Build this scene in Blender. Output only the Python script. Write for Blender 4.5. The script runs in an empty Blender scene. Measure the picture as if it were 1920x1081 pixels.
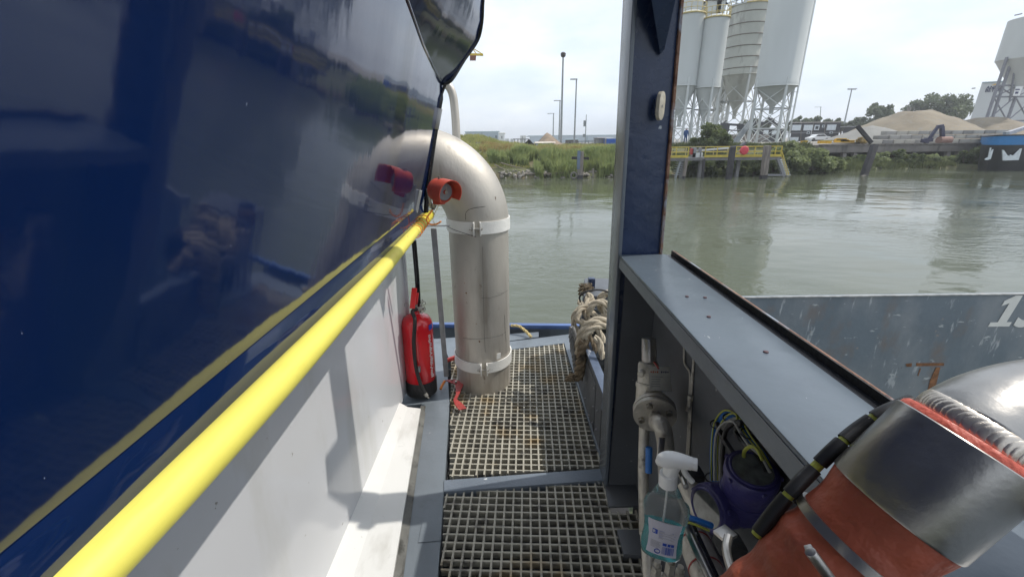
import bpy, bmesh, math, random
import numpy as np
from mathutils import Vector, Matrix

random.seed(7); np.random.seed(7)
S = bpy.context.scene
COL = S.collection
R = math.radians

# ------------------------------------------------------------------ camera
F = 793.0                       # focal length in photo pixels (1920 wide)
TH, RO = R(19.3), R(0.63)
CAM = Vector((0, 0, 3.2))       # eye height above the water
_r, _u, _f = Vector((1, 0, 0)), Vector((0, math.sin(TH), math.cos(TH))), Vector((0, math.cos(TH), -math.sin(TH)))
RT = (_r * math.cos(RO) - _u * math.sin(RO)); UP = (_r * math.sin(RO) + _u * math.cos(RO)); FW = _f
cd = bpy.data.cameras.new('camera'); cam = bpy.data.objects.new('camera', cd); COL.objects.link(cam)
cam.matrix_world = Matrix(((RT.x, UP.x, -FW.x, CAM.x), (RT.y, UP.y, -FW.y, CAM.y), (RT.z, UP.z, -FW.z, CAM.z), (0, 0, 0, 1)))
cd.sensor_width = 36; cd.lens = 36 * F / 1920; cd.clip_start = .02; cd.clip_end = 3000
S.camera = cam

def P(px, py, x=None, y=None, z=None, zc=None):
    "survey helper: where the sight line of a photo point meets a known plane of the place"
    d = RT * (px - 960) + UP * (540.5 - py) + FW * F
    if zc is not None: t = zc / F
    elif x is not None: t = (x - CAM.x) / d.x
    elif y is not None: t = (y - CAM.y) / d.y
    else: t = (z - CAM.z) / d.z
    return CAM + d * t

# ------------------------------------------------------------------ world, sun, exposure
SUN = Vector((.85, .17, 1.21)).normalized()
w = bpy.data.worlds.new('World'); S.world = w; w.use_nodes = True
nt = w.node_tree; nt.nodes.clear()
N = nt.nodes.new; L = nt.links.new
out = N('ShaderNodeOutputWorld'); bg = N('ShaderNodeBackground'); L(bg.outputs[0], out.inputs[0])
sky = N('ShaderNodeTexSky'); sky.sky_type = 'NISHITA'; sky.sun_disc = False
sky.sun_elevation = math.asin(SUN.z); sky.sun_rotation = math.atan2(SUN.x, SUN.y)
sky.air_density = 1.0; sky.dust_density = 2.5; sky.ozone_density = 1.0
tc = N('ShaderNodeTexCoord'); mp = N('ShaderNodeMapping'); mp.inputs['Scale'].default_value = (1, 1, 2.6)
L(tc.outputs['Generated'], mp.inputs[0])
n1 = N('ShaderNodeTexNoise'); n1.inputs['Scale'].default_value = 3.1; n1.inputs['Detail'].default_value = 9; n1.inputs['Roughness'].default_value = .55
L(mp.outputs[0], n1.inputs['Vector'])
r1 = N('ShaderNodeMapRange'); r1.inputs[1].default_value = .40; r1.inputs[2].default_value = .66; r1.inputs[3].default_value = .80; r1.inputs[4].default_value = 1.0
L(n1.outputs[0], r1.inputs[0])
n2 = N('ShaderNodeTexNoise'); n2.inputs['Scale'].default_value = 6.5; n2.inputs['Detail'].default_value = 8
L(mp.outputs[0], n2.inputs['Vector'])
r2 = N('ShaderNodeMapRange'); r2.inputs[1].default_value = .35; r2.inputs[2].default_value = .75
L(n2.outputs[0], r2.inputs[0])
cc = N('ShaderNodeMix'); cc.data_type = 'RGBA'; cc.inputs[6].default_value = (6.1, 6.95, 8.1, 1); cc.inputs[7].default_value = (7.7, 8.1, 8.6, 1)
L(r2.outputs[0], cc.inputs[0])
mx = N('ShaderNodeMix'); mx.data_type = 'RGBA'
L(r1.outputs[0], mx.inputs[0]); L(sky.outputs[0], mx.inputs[6]); L(cc.outputs[2], mx.inputs[7])
L(mx.outputs[2], bg.inputs[0]); bg.inputs[1].default_value = .13
sd = bpy.data.lights.new('sun', 'SUN'); sd.energy = 2.9; sd.angle = R(.6); sd.color = (1, .95, .87)
so = bpy.data.objects.new('sun', sd); COL.objects.link(so); so.rotation_euler = SUN.to_track_quat('Z', 'Y').to_euler(); so.location = (5, 1, 12)
vs = S.view_settings; S.display_settings.display_device = 'sRGB'
vs.view_transform = 'Standard'; vs.look = 'None'; vs.exposure = 0.24; vs.gamma = 1; vs.use_curve_mapping = False

# ------------------------------------------------------------------ materials
MATS = {}
def mat(name, col, rough=.5, metal=0., var=.12, scale=4., bump=0., bscale=40., coat=0., spots=(), stretch=(1, 1, 1), ior=1.5, trans=0., alpha=1., rvar=.08):
    "procedural paint/metal/stone: mottled base colour, optional patches (colour, scale, threshold, softness, stretch), fine relief"
    m = bpy.data.materials.new(name); m.use_nodes = True; t = m.node_tree; b = t.nodes['Principled BSDF']
    N = t.nodes.new; L = t.links.new
    tc = N('ShaderNodeTexCoord'); mp = N('ShaderNodeMapping'); mp.inputs['Scale'].default_value = stretch; L(tc.outputs['Object'], mp.inputs[0])
    n = N('ShaderNodeTexNoise'); n.inputs['Scale'].default_value = scale; n.inputs['Detail'].default_value = 6; L(mp.outputs[0], n.inputs[0])
    mr = N('ShaderNodeMapRange'); mr.inputs[1].default_value = .3; mr.inputs[2].default_value = .7; L(n.outputs[0], mr.inputs[0])
    mx = N('ShaderNodeMix'); mx.data_type = 'RGBA'; L(mr.outputs[0], mx.inputs[0])
    mx.inputs[6].default_value = [max(0, c * (1 - var)) for c in col] + [1]; mx.inputs[7].default_value = [min(1, c * (1 + var)) for c in col] + [1]
    cur = mx.outputs[2]
    for (sc, ss, th, so_, st) in spots:
        mp2 = N('ShaderNodeMapping'); mp2.inputs['Scale'].default_value = st; mp2.inputs['Location'].default_value = (ss * .37, th * 9, ss * .11); L(tc.outputs['Object'], mp2.inputs[0])
        q = N('ShaderNodeTexNoise'); q.inputs['Scale'].default_value = ss; q.inputs['Detail'].default_value = 8; q.inputs['Roughness'].default_value = .6; L(mp2.outputs[0], q.inputs[0])
        rr = N('ShaderNodeMapRange'); rr.inputs[1].default_value = th; rr.inputs[2].default_value = th + so_; L(q.outputs[0], rr.inputs[0])
        m2 = N('ShaderNodeMix'); m2.data_type = 'RGBA'; L(rr.outputs[0], m2.inputs[0]); L(cur, m2.inputs[6]); m2.inputs[7].default_value = list(sc) + [1]
        cur = m2.outputs[2]
    L(cur, b.inputs['Base Color'])
    rr = N('ShaderNodeMapRange'); rr.inputs[3].default_value = max(0, rough - rvar); rr.inputs[4].default_value = min(1, rough + rvar)
    n3 = N('ShaderNodeTexNoise'); n3.inputs['Scale'].default_value = scale * 3.3; n3.inputs['Detail'].default_value = 5; L(mp.outputs[0], n3.inputs[0])
    L(n3.outputs[0], rr.inputs[0]); L(rr.outputs[0], b.inputs['Roughness'])
    b.inputs['Metallic'].default_value = metal; b.inputs['IOR'].default_value = ior
    b.inputs['Coat Weight'].default_value = coat; b.inputs['Coat Roughness'].default_value = .08
    b.inputs['Transmission Weight'].default_value = trans; b.inputs['Alpha'].default_value = alpha
    if bump:
        bn = N('ShaderNodeTexNoise'); bn.inputs['Scale'].default_value = bscale; bn.inputs['Detail'].default_value = 4; L(mp.outputs[0], bn.inputs[0])
        bp = N('ShaderNodeBump'); bp.inputs['Strength'].default_value = min(1, bump); bp.inputs['Distance'].default_value = .01 if bump <= 1 else .01 * bump
        L(bn.outputs[0], bp.inputs['Height']); L(bp.outputs[0], b.inputs['Normal'])
    MATS[name] = m
    return m

RUST = (.20, .085, .035)
deckpaint = mat('deck paint', (.16, .185, .21), .42, var=.10, scale=5, bump=.25, bscale=25, spots=[((.42, .45, .47), 9, .70, .03, (1, 1, 1)), ((.10, .11, .12), 3, .58, .2, (1, 1, 1))])
ledgepaint = mat('ledge paint', (.105, .132, .160), .32, var=.06, scale=3, bump=.22, bscale=14, spots=[((.48, .50, .51), 42, .70, .012, (1.6, .5, 1)), ((.085, .105, .13), 2.5, .54, .2, (1, 1, 1)), ((.05, .04, .04), 22, .73, .01, (1, 1, 1))])
innerpaint = mat('inner wall paint', (.10, .108, .12), .5, var=.12, scale=4, bump=.15, bscale=30, spots=[((.3, .3, .3), 17, .69, .01, (1, 1, 1))])
navy = mat('navy column paint', (.020, .036, .085), .28, var=.25, scale=3, bump=.3, bscale=22, spots=[((.45, .48, .52), 19, .70, .01, (1, 1, .5)), ((.07, .09, .12), 4, .60, .15, (1, 1, .4))])
columnsheen = mat('column side with sky sheen', (.13, .15, .175), .25, var=.2, scale=2, bump=.2, bscale=20, stretch=(1, 1, .3))  # column paint lightened to carry the sky's reflection on the left face
rusty = mat('rusty edge', (.24, .13, .085), .8, var=.35, scale=20, bump=.6, bscale=90, spots=[((.12, .05, .03), 25, .55, .1, (1, 1, 1)), ((.30, .34, .40), 7, .50, .06, (1, .5, .5)), ((.40, .24, .17), 14, .58, .08, (1, .5, .5))])
blackpaint = mat('black paint', (.012, .013, .016), .22, var=.3, scale=8, spots=[((.55, .55, .55), 40, .70, .02, (1, 1, .4))])
rubber = mat('black rubber', (.014, .014, .015), .6, bump=.3, bscale=90)
whitepaint = mat('white gloss paint', (.60, .61, .63), .15, var=.03, scale=2, bump=.05, bscale=3, spots=[((.50, .50, .48), 3, .52, .2, (1, 1, .3)), ((.30, .29, .27), 24, .70, .01, (1, 1, 1))], rvar=.03)
sillpaint = mat('white sill paint', (.70, .70, .68), .3, var=.03, scale=4, bump=.15, bscale=12, spots=[((.52, .51, .48), 5, .54, .15, (1, .4, 1)), ((.30, .29, .27), 26, .69, .01, (1, 1, 1))])
gasket = mat('dirty grey sealant', (.12, .12, .11), .7, var=.35, scale=9, bump=.5, bscale=50, spots=[((.04, .04, .035), 12, .55, .1, (1, 1, 1))])
steel = mat('weathered stainless', (.47, .44, .39), .52, .60, var=.12, scale=5, bump=.12, bscale=60, stretch=(1, 1, .5), spots=[((.36, .32, .27), 7, .52, .14, (1.5, 1.5, .12)), ((.62, .58, .52), 3, .50, .2, (1, 1, .3)), ((.30, .26, .22), 13, .65, .05, (1, 1, .5)), ((.13, .09, .06), 22, .71, .015, (1, 1, .4))])
brushed = mat('brushed stainless', (.37, .355, .335), .32, 1., var=.12, scale=14, bump=.06, bscale=80, stretch=(1, 1, 1), rvar=.05)
castmetal = mat('cast stainless', (.52, .49, .43), .42, .45, var=.2, scale=14, bump=.4, bscale=90, spots=[((.16, .14, .12), 14, .6, .12, (1, 1, 1))])
bolt_m = mat('bolt metal', (.36, .34, .30), .38, .9, var=.2, scale=30)
galv = mat('galvanised grey', (.23, .23, .24), .5, .3, var=.15, scale=20, bump=.2, bscale=80)
grp = mat('fibreglass grating', (.38, .36, .30), .6, var=.18, scale=7, bump=.3, bscale=150, spots=[((.17, .16, .14), 14, .54, .12, (1, 1, 1)), ((.36, .27, .15), 3.5, .54, .12, (1, 1, 1))])
void = mat('dark bilge', (.02, .02, .022), .8)
yellow = mat('yellow vinyl', (.74, .66, .12), .48, var=.05, scale=3, bump=.15, bscale=12, spots=[((.66, .56, .09), 9, .56, .12, (2, .4, 1)), ((.35, .30, .10), 38, .68, .03, (1, .4, 1))])
yellowtape = mat('yellow tape', (.62, .52, .05), .5, var=.1, scale=16, bump=.5, bscale=60)
horn_m = mat('faded red plastic', (.50, .075, .045), .45, var=.10, scale=8, bump=.15, bscale=70, spots=[((.68, .24, .18), 8, .55, .2, (1, 1, 1))])
red = mat('extinguisher red', (.68, .013, .022), .18, var=.05, coat=.4, scale=3)
redbright = mat('red lever', (.80, .03, .03), .3)
redold = mat('old red paint', (.33, .035, .03), .5, var=.25, scale=20, bump=.5, bscale=60, spots=[((.5, .3, .28), 25, .64, .05, (1, 1, 1))])
white_m = mat('white enamel', (.74, .73, .69), .4, var=.05, scale=12, bump=.15, bscale=70, spots=[((.35, .32, .27), 22, .70, .05, (1, 1, 1))])
orange = mat('orange strap', (.75, .22, .03), .6)
cream = mat('paper tag', (.76, .74, .66), .6, var=.08, scale=30, spots=[((.50, .49, .45), 28, .60, .1, (1, 1, 1))])
ink = mat('dark ink', (.04, .04, .12), .6)
inkorange = mat('orange ink', (.65, .15, .04), .6)
inkwhite = mat('white print', (.75, .75, .75), .5)
inkblue = mat('blue print', (.02, .07, .42), .5)
rope_m = mat('beige rope', (.52, .45, .34), .85, var=.2, scale=30, bump=.8, bscale=300, spots=[((.28, .21, .14), 7, .58, .15, (1, 1, 1))])
rope_d = mat('dirty rope', (.26, .20, .13), .9, var=.35, scale=20, bump=.8, bscale=300, spots=[((.06, .05, .04), 9, .56, .12, (1, 1, 1))])
rope_g = mat('grey rope', (.30, .30, .30), .9, var=.2, scale=30, bump=.8, bscale=300)
rope_y = mat('tan rope', (.58, .45, .20), .85, var=.2, scale=30, bump=.6, bscale=300)
purple = mat('purple enamel', (.045, .040, .16), .38, var=.25, scale=6, bump=.3, bscale=60, spots=[((.10, .085, .18), 8, .60, .15, (1, 1, 1)), ((.3, .3, .35), 30, .74, .01, (1, 1, 1))])
glassy = mat('meter window', (.16, .17, .16), .1, var=.4, scale=40)
cblue = mat('blue cable', (.02, .15, .48), .45)
cgrey = mat('grey cable', (.35, .35, .33), .5)
cblack = mat('black cable', (.012, .012, .013), .4, bump=.06, bscale=120)
cyg = mat('yellow green cable', (.40, .42, .06), .45)
cgreen = mat('green cable', (.03, .28, .12), .45)
lagging = mat('red brown lagging', (.30, .064, .030), .55, var=.3, scale=14, bump=1.3, bscale=20, spots=[((.36, .10, .05), 22, .60, .15, (1, 1, 1)), ((.10, .016, .010), 12, .60, .2, (1, 1, 1))])
redseal = mat('red silicone seal', (.55, .10, .06), .5, bump=.4, bscale=80)
weldm = mat('weld bead', (.60, .54, .47), .34, .9, var=.10, scale=24, bump=.12, bscale=60, spots=[((.55, .40, .20), 16, .6, .1, (1, 1, 1))])
barge_m = mat('scuffed grey steel', (.135, .165, .19), .5, var=.12, scale=1.7, bump=.3, bscale=18,
    spots=[((.21, .23, .245), 2.2, .46, .2, (1, 1, .5)), ((.17, .15, .14), 4, .55, .15, (1, 1, .6)), ((.36, .38, .39), 12, .615, .05, (1, 1, .22)), ((.40, .42, .42), 20, .645, .03, (.35, 1, 1)), ((.26, .22, .20), 9, .655, .03, (1, 1, 1)), ((.05, .04, .04), 17, .70, .02, (1, 1, 1))])
rustmark = mat('rust streak', (.22, .10, .045), .8, var=.4, scale=30)

# glossy dark blue hull: clear reflections, long soft waves in the plating, specks of dust
hullblue = mat('gloss blue hull', (.0030, .0135, .062), .065, var=.12, scale=1.2, rvar=.02, ior=1.68, spots=[((.006, .018, .06), 3, .5, .2, (1, 1, .3)), ((.4, .42, .45), 130, .735, .01, (1, 1, .5))])
def waves(m, s1, s2, stx):
    t = m.node_tree; b = t.nodes['Principled BSDF']; N = t.nodes.new; L = t.links.new
    tc = N('ShaderNodeTexCoord'); mp = N('ShaderNodeMapping'); mp.inputs['Scale'].default_value = stx; L(tc.outputs['Object'], mp.inputs[0])
    a = N('ShaderNodeTexNoise'); a.inputs['Scale'].default_value = 1.6; a.inputs['Detail'].default_value = 1; L(mp.outputs[0], a.inputs[0])
    c = N('ShaderNodeTexNoise'); c.inputs['Scale'].default_value = 9; c.inputs['Detail'].default_value = 2; L(mp.outputs[0], c.inputs[0])
    b1 = N('ShaderNodeBump'); b1.inputs['Strength'].default_value = 1; b1.inputs['Distance'].default_value = s1; L(a.outputs[0], b1.inputs['Height'])
    b2 = N('ShaderNodeBump'); b2.inputs['Strength'].default_value = 1; b2.inputs['Distance'].default_value = s2; L(c.outputs[0], b2.inputs['Height']); L(b1.outputs[0], b2.inputs['Normal'])
    L(b2.outputs[0], b.inputs['Normal'])
waves(hullblue, .006, .0005, (1, 1.6, .7))
mirrorblue = mat('wavy blue mirror strip', (.0035, .0135, .058), .05, var=.12, scale=1.2, rvar=.012, ior=1.85)  # for the added strip that mirrors sky next to the yellow tube
waves(mirrorblue, .004, .0012, (1, .6, 1))

# ------------------------------------------------------------------ mesh builder
class B:
    def __init__(s): s.v = []; s.f = []
    def add(s, vs, fs):
        o = len(s.v); s.v += [Vector(v) for v in vs]; s.f += [tuple(i + o for i in f) for f in fs]; return s
    def hexa(s, p):          # 8 points: bottom loop 0-3, top loop 4-7
        return s.add(p, [(3, 2, 1, 0), (4, 5, 6, 7), (0, 1, 5, 4), (1, 2, 6, 5), (2, 3, 7, 6), (3, 0, 4, 7)])
    def box(s, c, d, rot=None, taper=1):
        c = Vector(c); h = Vector(d) / 2; pts = []
        for z in (-1, 1):
            k = taper if z > 0 else 1
            for x, y in ((-1, -1), (1, -1), (1, 1), (-1, 1)):
                q = Vector((x * h.x * k, y * h.y * k, z * h.z))
                if rot is not None: q = rot @ q
                pts.append(c + q)
        return s.hexa(pts)
    def bar(s, a, b, w, h=None, up=(0, 0, 1)):   # rectangular bar a->b
        a = Vector(a); b = Vector(b); h = w if h is None else h
        d = (b - a).normalized(); sx = d.cross(Vector(up))
        if sx.length < 1e-4: sx = d.cross(Vector((0, 1, 0)))
        sx.normalize(); sy = sx.cross(d).normalized()
        o = [(-1, -1), (1, -1), (1, 1), (-1, 1)]
        return s.hexa([a + sx * w / 2 * i + sy * h / 2 * j for i, j in o] + [b + sx * w / 2 * i + sy * h / 2 * j for i, j in o])
    def prism(s, poly, vec):
        poly = [Vector(p) for p in poly]; vec = Vector(vec); n = len(poly)
        return s.add(poly + [p + vec for p in poly], [tuple(range(n - 1, -1, -1)), tuple(range(n, 2 * n))] + [(i, (i + 1) % n, (i + 1) % n + n, i + n) for i in range(n)])
    def tube(s, pts, r, n=12, caps=True, closed=False):
        pts = [Vector(p) for p in pts]; m = len(pts)
        rs = r if isinstance(r, (list, tuple)) else [r] * m
        T = []
        for i in range(m):
            a = pts[i - 1] if (i > 0 or closed) else pts[i]; b = pts[(i + 1) % m] if (i < m - 1 or closed) else pts[i]
            T.append((b - a).normalized())
        ref = Vector((0, 0, 1)) if abs(T[0].z) < .9 else Vector((0, 1, 0))
        u = T[0].cross(ref).normalized(); vs = []
        for i in range(m):
            u = (u - T[i] * u.dot(T[i])); u = u.normalized() if u.length > 1e-6 else T[i].orthogonal().normalized()
            v = T[i].cross(u)
            for k in range(n):
                a = 2 * math.pi * k / n; vs.append(pts[i] + (u * math.cos(a) + v * math.sin(a)) * rs[i])
        fs = []
        for i in range(m if closed else m - 1):
            j = (i + 1) % m
            for k in range(n): fs.append((i * n + k, i * n + (k + 1) % n, j * n + (k + 1) % n, j * n + k))
        if caps and not closed: fs += [tuple(range(n - 1, -1, -1)), tuple(range((m - 1) * n, m * n))]
        return s.add(vs, fs)
    def cyl(s, a, b, r, r2=None, n=24): return s.tube([a, b], [r, r if r2 is None else r2], n)
    def lathe(s, o, axis, prof, n=28):   # prof: (distance along axis, radius)
        o = Vector(o); ax = Vector(axis).normalized(); u = ax.orthogonal().normalized(); v = ax.cross(u); vs = []
        for h, r in prof:
            for k in range(n):
                a = 2 * math.pi * k / n; vs.append(o + ax * h + (u * math.cos(a) + v * math.sin(a)) * max(r, 1e-5))
        m = len(prof)
        fs = [(i * n + k, i * n + (k + 1) % n, (i + 1) * n + (k + 1) % n, (i + 1) * n + k) for i in range(m - 1) for k in range(n)]
        fs += [tuple(range(n - 1, -1, -1)), tuple(range((m - 1) * n, m * n))]
        return s.add(vs, fs)
    def build(s, name, m, parent=None, smooth=True, bevel=0, angle=35, solid=0):
        me = bpy.data.meshes.new(name)
        off = Vector((0, 0, 0)); q = parent
        while q is not None: off += q.location; q = q.parent
        me.from_pydata([tuple(v - off) for v in s.v], [], s.f)
        bm = bmesh.new(); bm.from_mesh(me)
        bmesh.ops.recalc_face_normals(bm, faces=bm.faces)
        if bevel:
            es = [e for e in bm.edges if len(e.link_faces) == 2 and e.calc_face_angle(0) > R(30)]
            bmesh.ops.bevel(bm, geom=es, offset=bevel, segments=2, affect='EDGES', profile=.6, clamp_overlap=True)
        if smooth:
            for f in bm.faces: f.smooth = True
            for e in bm.edges:
                if len(e.link_faces) == 2 and e.calc_face_angle(0) > R(angle): e.smooth = False
        bm.to_mesh(me); bm.free()
        me.materials.append(m if not isinstance(m, str) else MATS[m])
        o = bpy.data.objects.new(name, me); COL.objects.link(o); o.parent = parent
        return o

def tag(o, label=None, cat=None, group=None, kind=None):
    if label: o['label'] = label
    if cat: o['category'] = cat
    if group: o['group'] = group
    if kind: o['kind'] = kind
    return o
def thing(name, label, cat, loc=(0, 0, 0), group=None):
    o = bpy.data.objects.new(name, None); COL.objects.link(o); o.location = loc; o.empty_display_size = .1
    return tag(o, label, cat, group)
def struct(name, b, m, **k):
    o = b.build(name, m, None, **k); o['kind'] = 'structure'; return o
def smoothpath(pts, n=8):
    pts = [Vector(p) for p in pts]; q = [pts[0] * 2 - pts[1]] + pts + [pts[-1] * 2 - pts[-2]]; o = []
    for i in range(1, len(q) - 2):
        for k in range(n):
            t = k / n; a, b, c, d = q[i - 1], q[i], q[i + 1], q[i + 2]
            o.append(.5 * ((2 * b) + (c - a) * t + (2 * a - 5 * b + 4 * c - d) * t * t + (3 * b - a - 3 * c + d) * t ** 3))
    o.append(pts[-1]); return o
def arc(c, r, a0, a1, u, v, n=16):
    c = Vector(c); u = Vector(u); v = Vector(v)
    return [c + (u * math.cos(a0 + (a1 - a0) * i / n) + v * math.sin(a0 + (a1 - a0) * i / n)) * r for i in range(n + 1)]
def copy_tree(o, parent=None):
    c = o.copy(); COL.objects.link(c); c.parent = parent
    for ch in list(o.children): copy_tree(ch, c)
    return c
def text_mesh(name, body, m, parent, origin, right, up, h, shear=0., bold=0., depth=.001):
    cu = bpy.data.curves.new(name + '_font', 'FONT'); cu.body = body; cu.size = 1; cu.shear = shear; cu.offset = bold; cu.extrude = depth / h; cu.resolution_u = 3
    ob = bpy.data.objects.new(name, cu); COL.objects.link(ob)
    me = bpy.data.meshes.new_from_object(ob.evaluated_get(bpy.context.evaluated_depsgraph_get())); bpy.data.objects.remove(ob); bpy.data.curves.remove(cu)
    off = Vector((0, 0, 0)); q = parent
    while q is not None: off += q.location; q = q.parent
    r = Vector(right).normalized(); u = Vector(up).normalized(); n = r.cross(u)
    o = Vector(origin) - off
    for v in me.vertices: v.co = o + (r * v.co.x + u * v.co.y + n * v.co.z) * (h / .7)
    me.materials.clear(); me.materials.append(m); me.name = name
    ob = bpy.data.objects.new(name, me); COL.objects.link(ob); ob.parent = parent; return ob
# ================================================================== own vessel: deck and floor
D = 1.6                         # deck / grating top level above water
hull = B()
hull.hexa([(-.70, -2.5, -.4), (.62, -2.5, -.4), (.62, 3.3, -.4), (-.70, 3.3, -.4), (-.70, -2.5, D - .30), (.62, -2.5, D - .30), (.62, 3.3, D - .30), (-.70, 3.3, D - .30)])
struct('vessel_hull', hull, void)

def P0(x, y, dz=0): return P(x, y, z=D + dz)
def poly_deck(px, dz): return [P(x, y, z=D + dz) for x, y in px]
# left deck beam (long side plate along the white side)
b = B()
lo = [P0(790, 757), P0(843, 757), P0(834, 900), P0(826, 1020), P0(821, 1081)]
dirl = (lo[4] - lo[3]).normalized()
lo += [lo[4] + dirl * 1.6, P0(735, 1081) + Vector((.03, -1.6, 0)), P0(735, 1081), P0(765, 905)]
lo = [Vector((v.x, v.y, D + .006)) for v in lo]
b.prism(lo, (0, 0, -.09)); o = struct('side_deck_beam', b, deckpaint, bevel=.003)
# thin weld seams and a slightly raised plate on the beam
b = B(); q = [P0(800, 935, .01), P0(829, 930, .01), P0(826, 1012, .01), P0(784, 1016, .01)]
b.prism(q, (0, 0, -.003)); struct('raised_deck_plate', b, deckpaint)
b = B(); q = [P0(789, 760, .010), P0(798, 760, .010), P0(756, 1081, .010), P0(733, 1081, .010)]
b.prism(q, (0, 0, -.003)); struct('worn_deck_strip', b, gasket)
# kerb frame round the gratings
b = B()
b.prism([P0(1131, 876, .004), P0(1057, 640, .004), P0(1069, 628, .004), P0(1096, 640, .004), P0(1150, 880, .004), P0(1152, 905, .004), P0(1131, 905, .004)], (0, 0, -.07))
struct('right_kerb_frame', b, deckpaint, bevel=.003)
b = B()
b.prism([P0(835, 655, .002), P0(1068, 626, .002), P0(1058, 643, .002), P0(955, 655, .002), P0(842, 672, .002)], (0, 0, -.07))
struct('front_kerb_frame', b, deckpaint)
b = B()
b.prism([P0(790, 757, .001), P0(745, 762, .001), P0(735, 640, .001), P0(1010, 622, .001), P0(1010, 631, .001), P0(836, 655, .001), P0(843, 757, .001)], (0, 0, -.07))
struct('fore_deck_plate', b, deckpaint)
# diagonal cross beam between the two grating panels
b = B(); c = [P0(832, 921, .012), P0(832, 899, .012), P0(1131, 877, .012), P0(1133, 899, .012)]
b.prism([Vector((v.x, v.y, D + .012)) for v in c], (0, 0, -.10))
struct('diagonal_cross_beam', b, mat('scraped beam paint', (.16, .19, .23), .4, var=.1, scale=6, bump=.2, spots=[((.6, .62, .63), 14, .64, .03, (1, 1, 1)), ((.6, .62, .63), 30, .68, .02, (2, .6, 1))]), bevel=.004)

# gratings: every long bar and cross bar its own piece
def clip(poly, p, d):
    "interval of the line p + s d inside a 2D polygon"
    s = []
    for i in range(len(poly)):
        a = poly[i]; c = poly[(i + 1) % len(poly)]; e = c - a
        den = d.x * e.y - d.y * e.x
        if abs(den) < 1e-9: continue
        q = a - p; t = (q.x * e.y - q.y * e.x) / den; u = (q.x * d.y - q.y * d.x) / den
        if 0 <= u < 1: s.append(t)
    s.sort(); return [(s[i], s[i + 1]) for i in range(0, len(s) - 1, 2)]
def grating(label, pts, hd):
    poly = [Vector((v.x, v.y)) for v in pts]; org = poly[0].copy()
    t = thing('deck_grating', label, 'grating', (org.x, org.y, D))
    dl = Vector((hd, 1)).normalized(); dc = Vector((dl.y, -dl.x))
    for d, o_, w in ((dl, dc, .0085), (dc, dl, .0075)):
        for k in range(-60, 60):
            for s0, s1 in clip(poly, org + o_ * (k * .040 + .013), d):
                if s1 - s0 < .03: continue
                a = org + o_ * (k * .040 + .013) + d * s0; c = org + o_ * (k * .040 + .013) + d * s1
                top = D - (0.0008 if d is dc else 0)
                B().bar((a.x, a.y, top - .0155), (c.x, c.y, top - .0155), w, .031).build('grating_bar', grp, t)
    return t
grating('beige fibreglass grating sunlit around the foot of the fat steel pipe', [P0(843, 893), P0(846, 668), P0(1056, 643), P0(1129, 875)], .036)
grating('grey shaded fibreglass grating nearest the camera, below the diagonal beam', [P0(834, 922), P0(1131, 899), P0(1146, 960), P0(1193, 955), P0(1222, 1081), P0(1262, 1260), P0(780, 1500), P0(826, 1081)], .036)

# fore end of the boat: grey plate, blue rail
b = B(); a0 = P(800, 612, z=D + .02); a1 = P(1072, 616, z=D + .02)
b.bar((a0.x - .15, a0.y, D + .04), (a1.x + .15, a1.y, D + .04), .05, .035)
t = tag(b.build('fore_rail', mat('light blue rail paint', (.075, .13, .30), .35, var=.2, scale=8, bump=.2, spots=[((.3, .36, .45), 20, .66, .05, (1, 1, 1))]), bevel=.004), 'low blue steel rail along the far edge of the boat deck', 'rail')
b = B(); b.hexa([(-.75, a0.y + .01, D - .5), (.55, a0.y + .01, D - .5), (.55, a0.y + .03, D - .5), (-.75, a0.y + .03, D - .5), (-.75, a0.y + .01, D + .02), (.55, a0.y + .01, D + .02), (.55, a0.y + .03, D + .02), (-.75, a0.y + .03, D + .02)])
struct('fore_bulwark_plate', b, deckpaint)

# ================================================================== blue ship on the left
LEAN, HD = .248, .0244
def hx(y, z): return -.505 + LEAN * (z - 2.79) + HD * (2.35 - y)
ship = thing('moored_ship', 'glossy dark blue ship hull with white lower side filling the left of the photo', 'ship', (-.6, 1, 0))
A = Vector((hx(2.35, 3.47), 2.35, 3.47)); Bk = Vector((hx(1.40, 3.575), 1.40, 3.575))
kn = [A]
for i, (y, z) in enumerate([(2.0, 3.492), (1.7, 3.525), (1.40, 3.575), (1.0, 3.67), (.4, 3.85), (-.6, 4.2), (-3.2, 5.2)]): kn.append(Vector((hx(y, z), y, z)))
lowz = 2.72
b = B(); n = len(kn)
ylist = [k.y for k in kn]; top = kn; rows = 10
grid = []
for j in range(rows + 1):
    for k in top:
        z = lowz + (k.z - lowz) * j / rows; y = k.y
        grid.append(Vector((hx(y, z), y, z)))
fs = [(j * n + i, j * n + i + 1, (j + 1) * n + i + 1, (j + 1) * n + i) for j in range(rows) for i in range(n - 1)]
b.add(grid, fs); b.build('blue_side_plate', hullblue, ship)
b = B(); ys_ = [2.3 - .2 * i for i in range(28)]  # added strip, angled to mirror the sky and cover the tube's reflection
for y in ys_: b.v += [Vector((hx(y, 2.79) + .022, y, 2.785)), Vector((hx(y, 2.82) + .027, y, 2.822)), Vector((hx(y, 2.876) + .001, y, 2.876))]
b.f = [(i * 3 + k, i * 3 + k + 1, i * 3 + k + 4, i * 3 + k + 3) for i in range(len(ys_) - 1) for k in range(2)]
b.build('sky_mirror_strip', mirrorblue, ship, angle=180)
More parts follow.
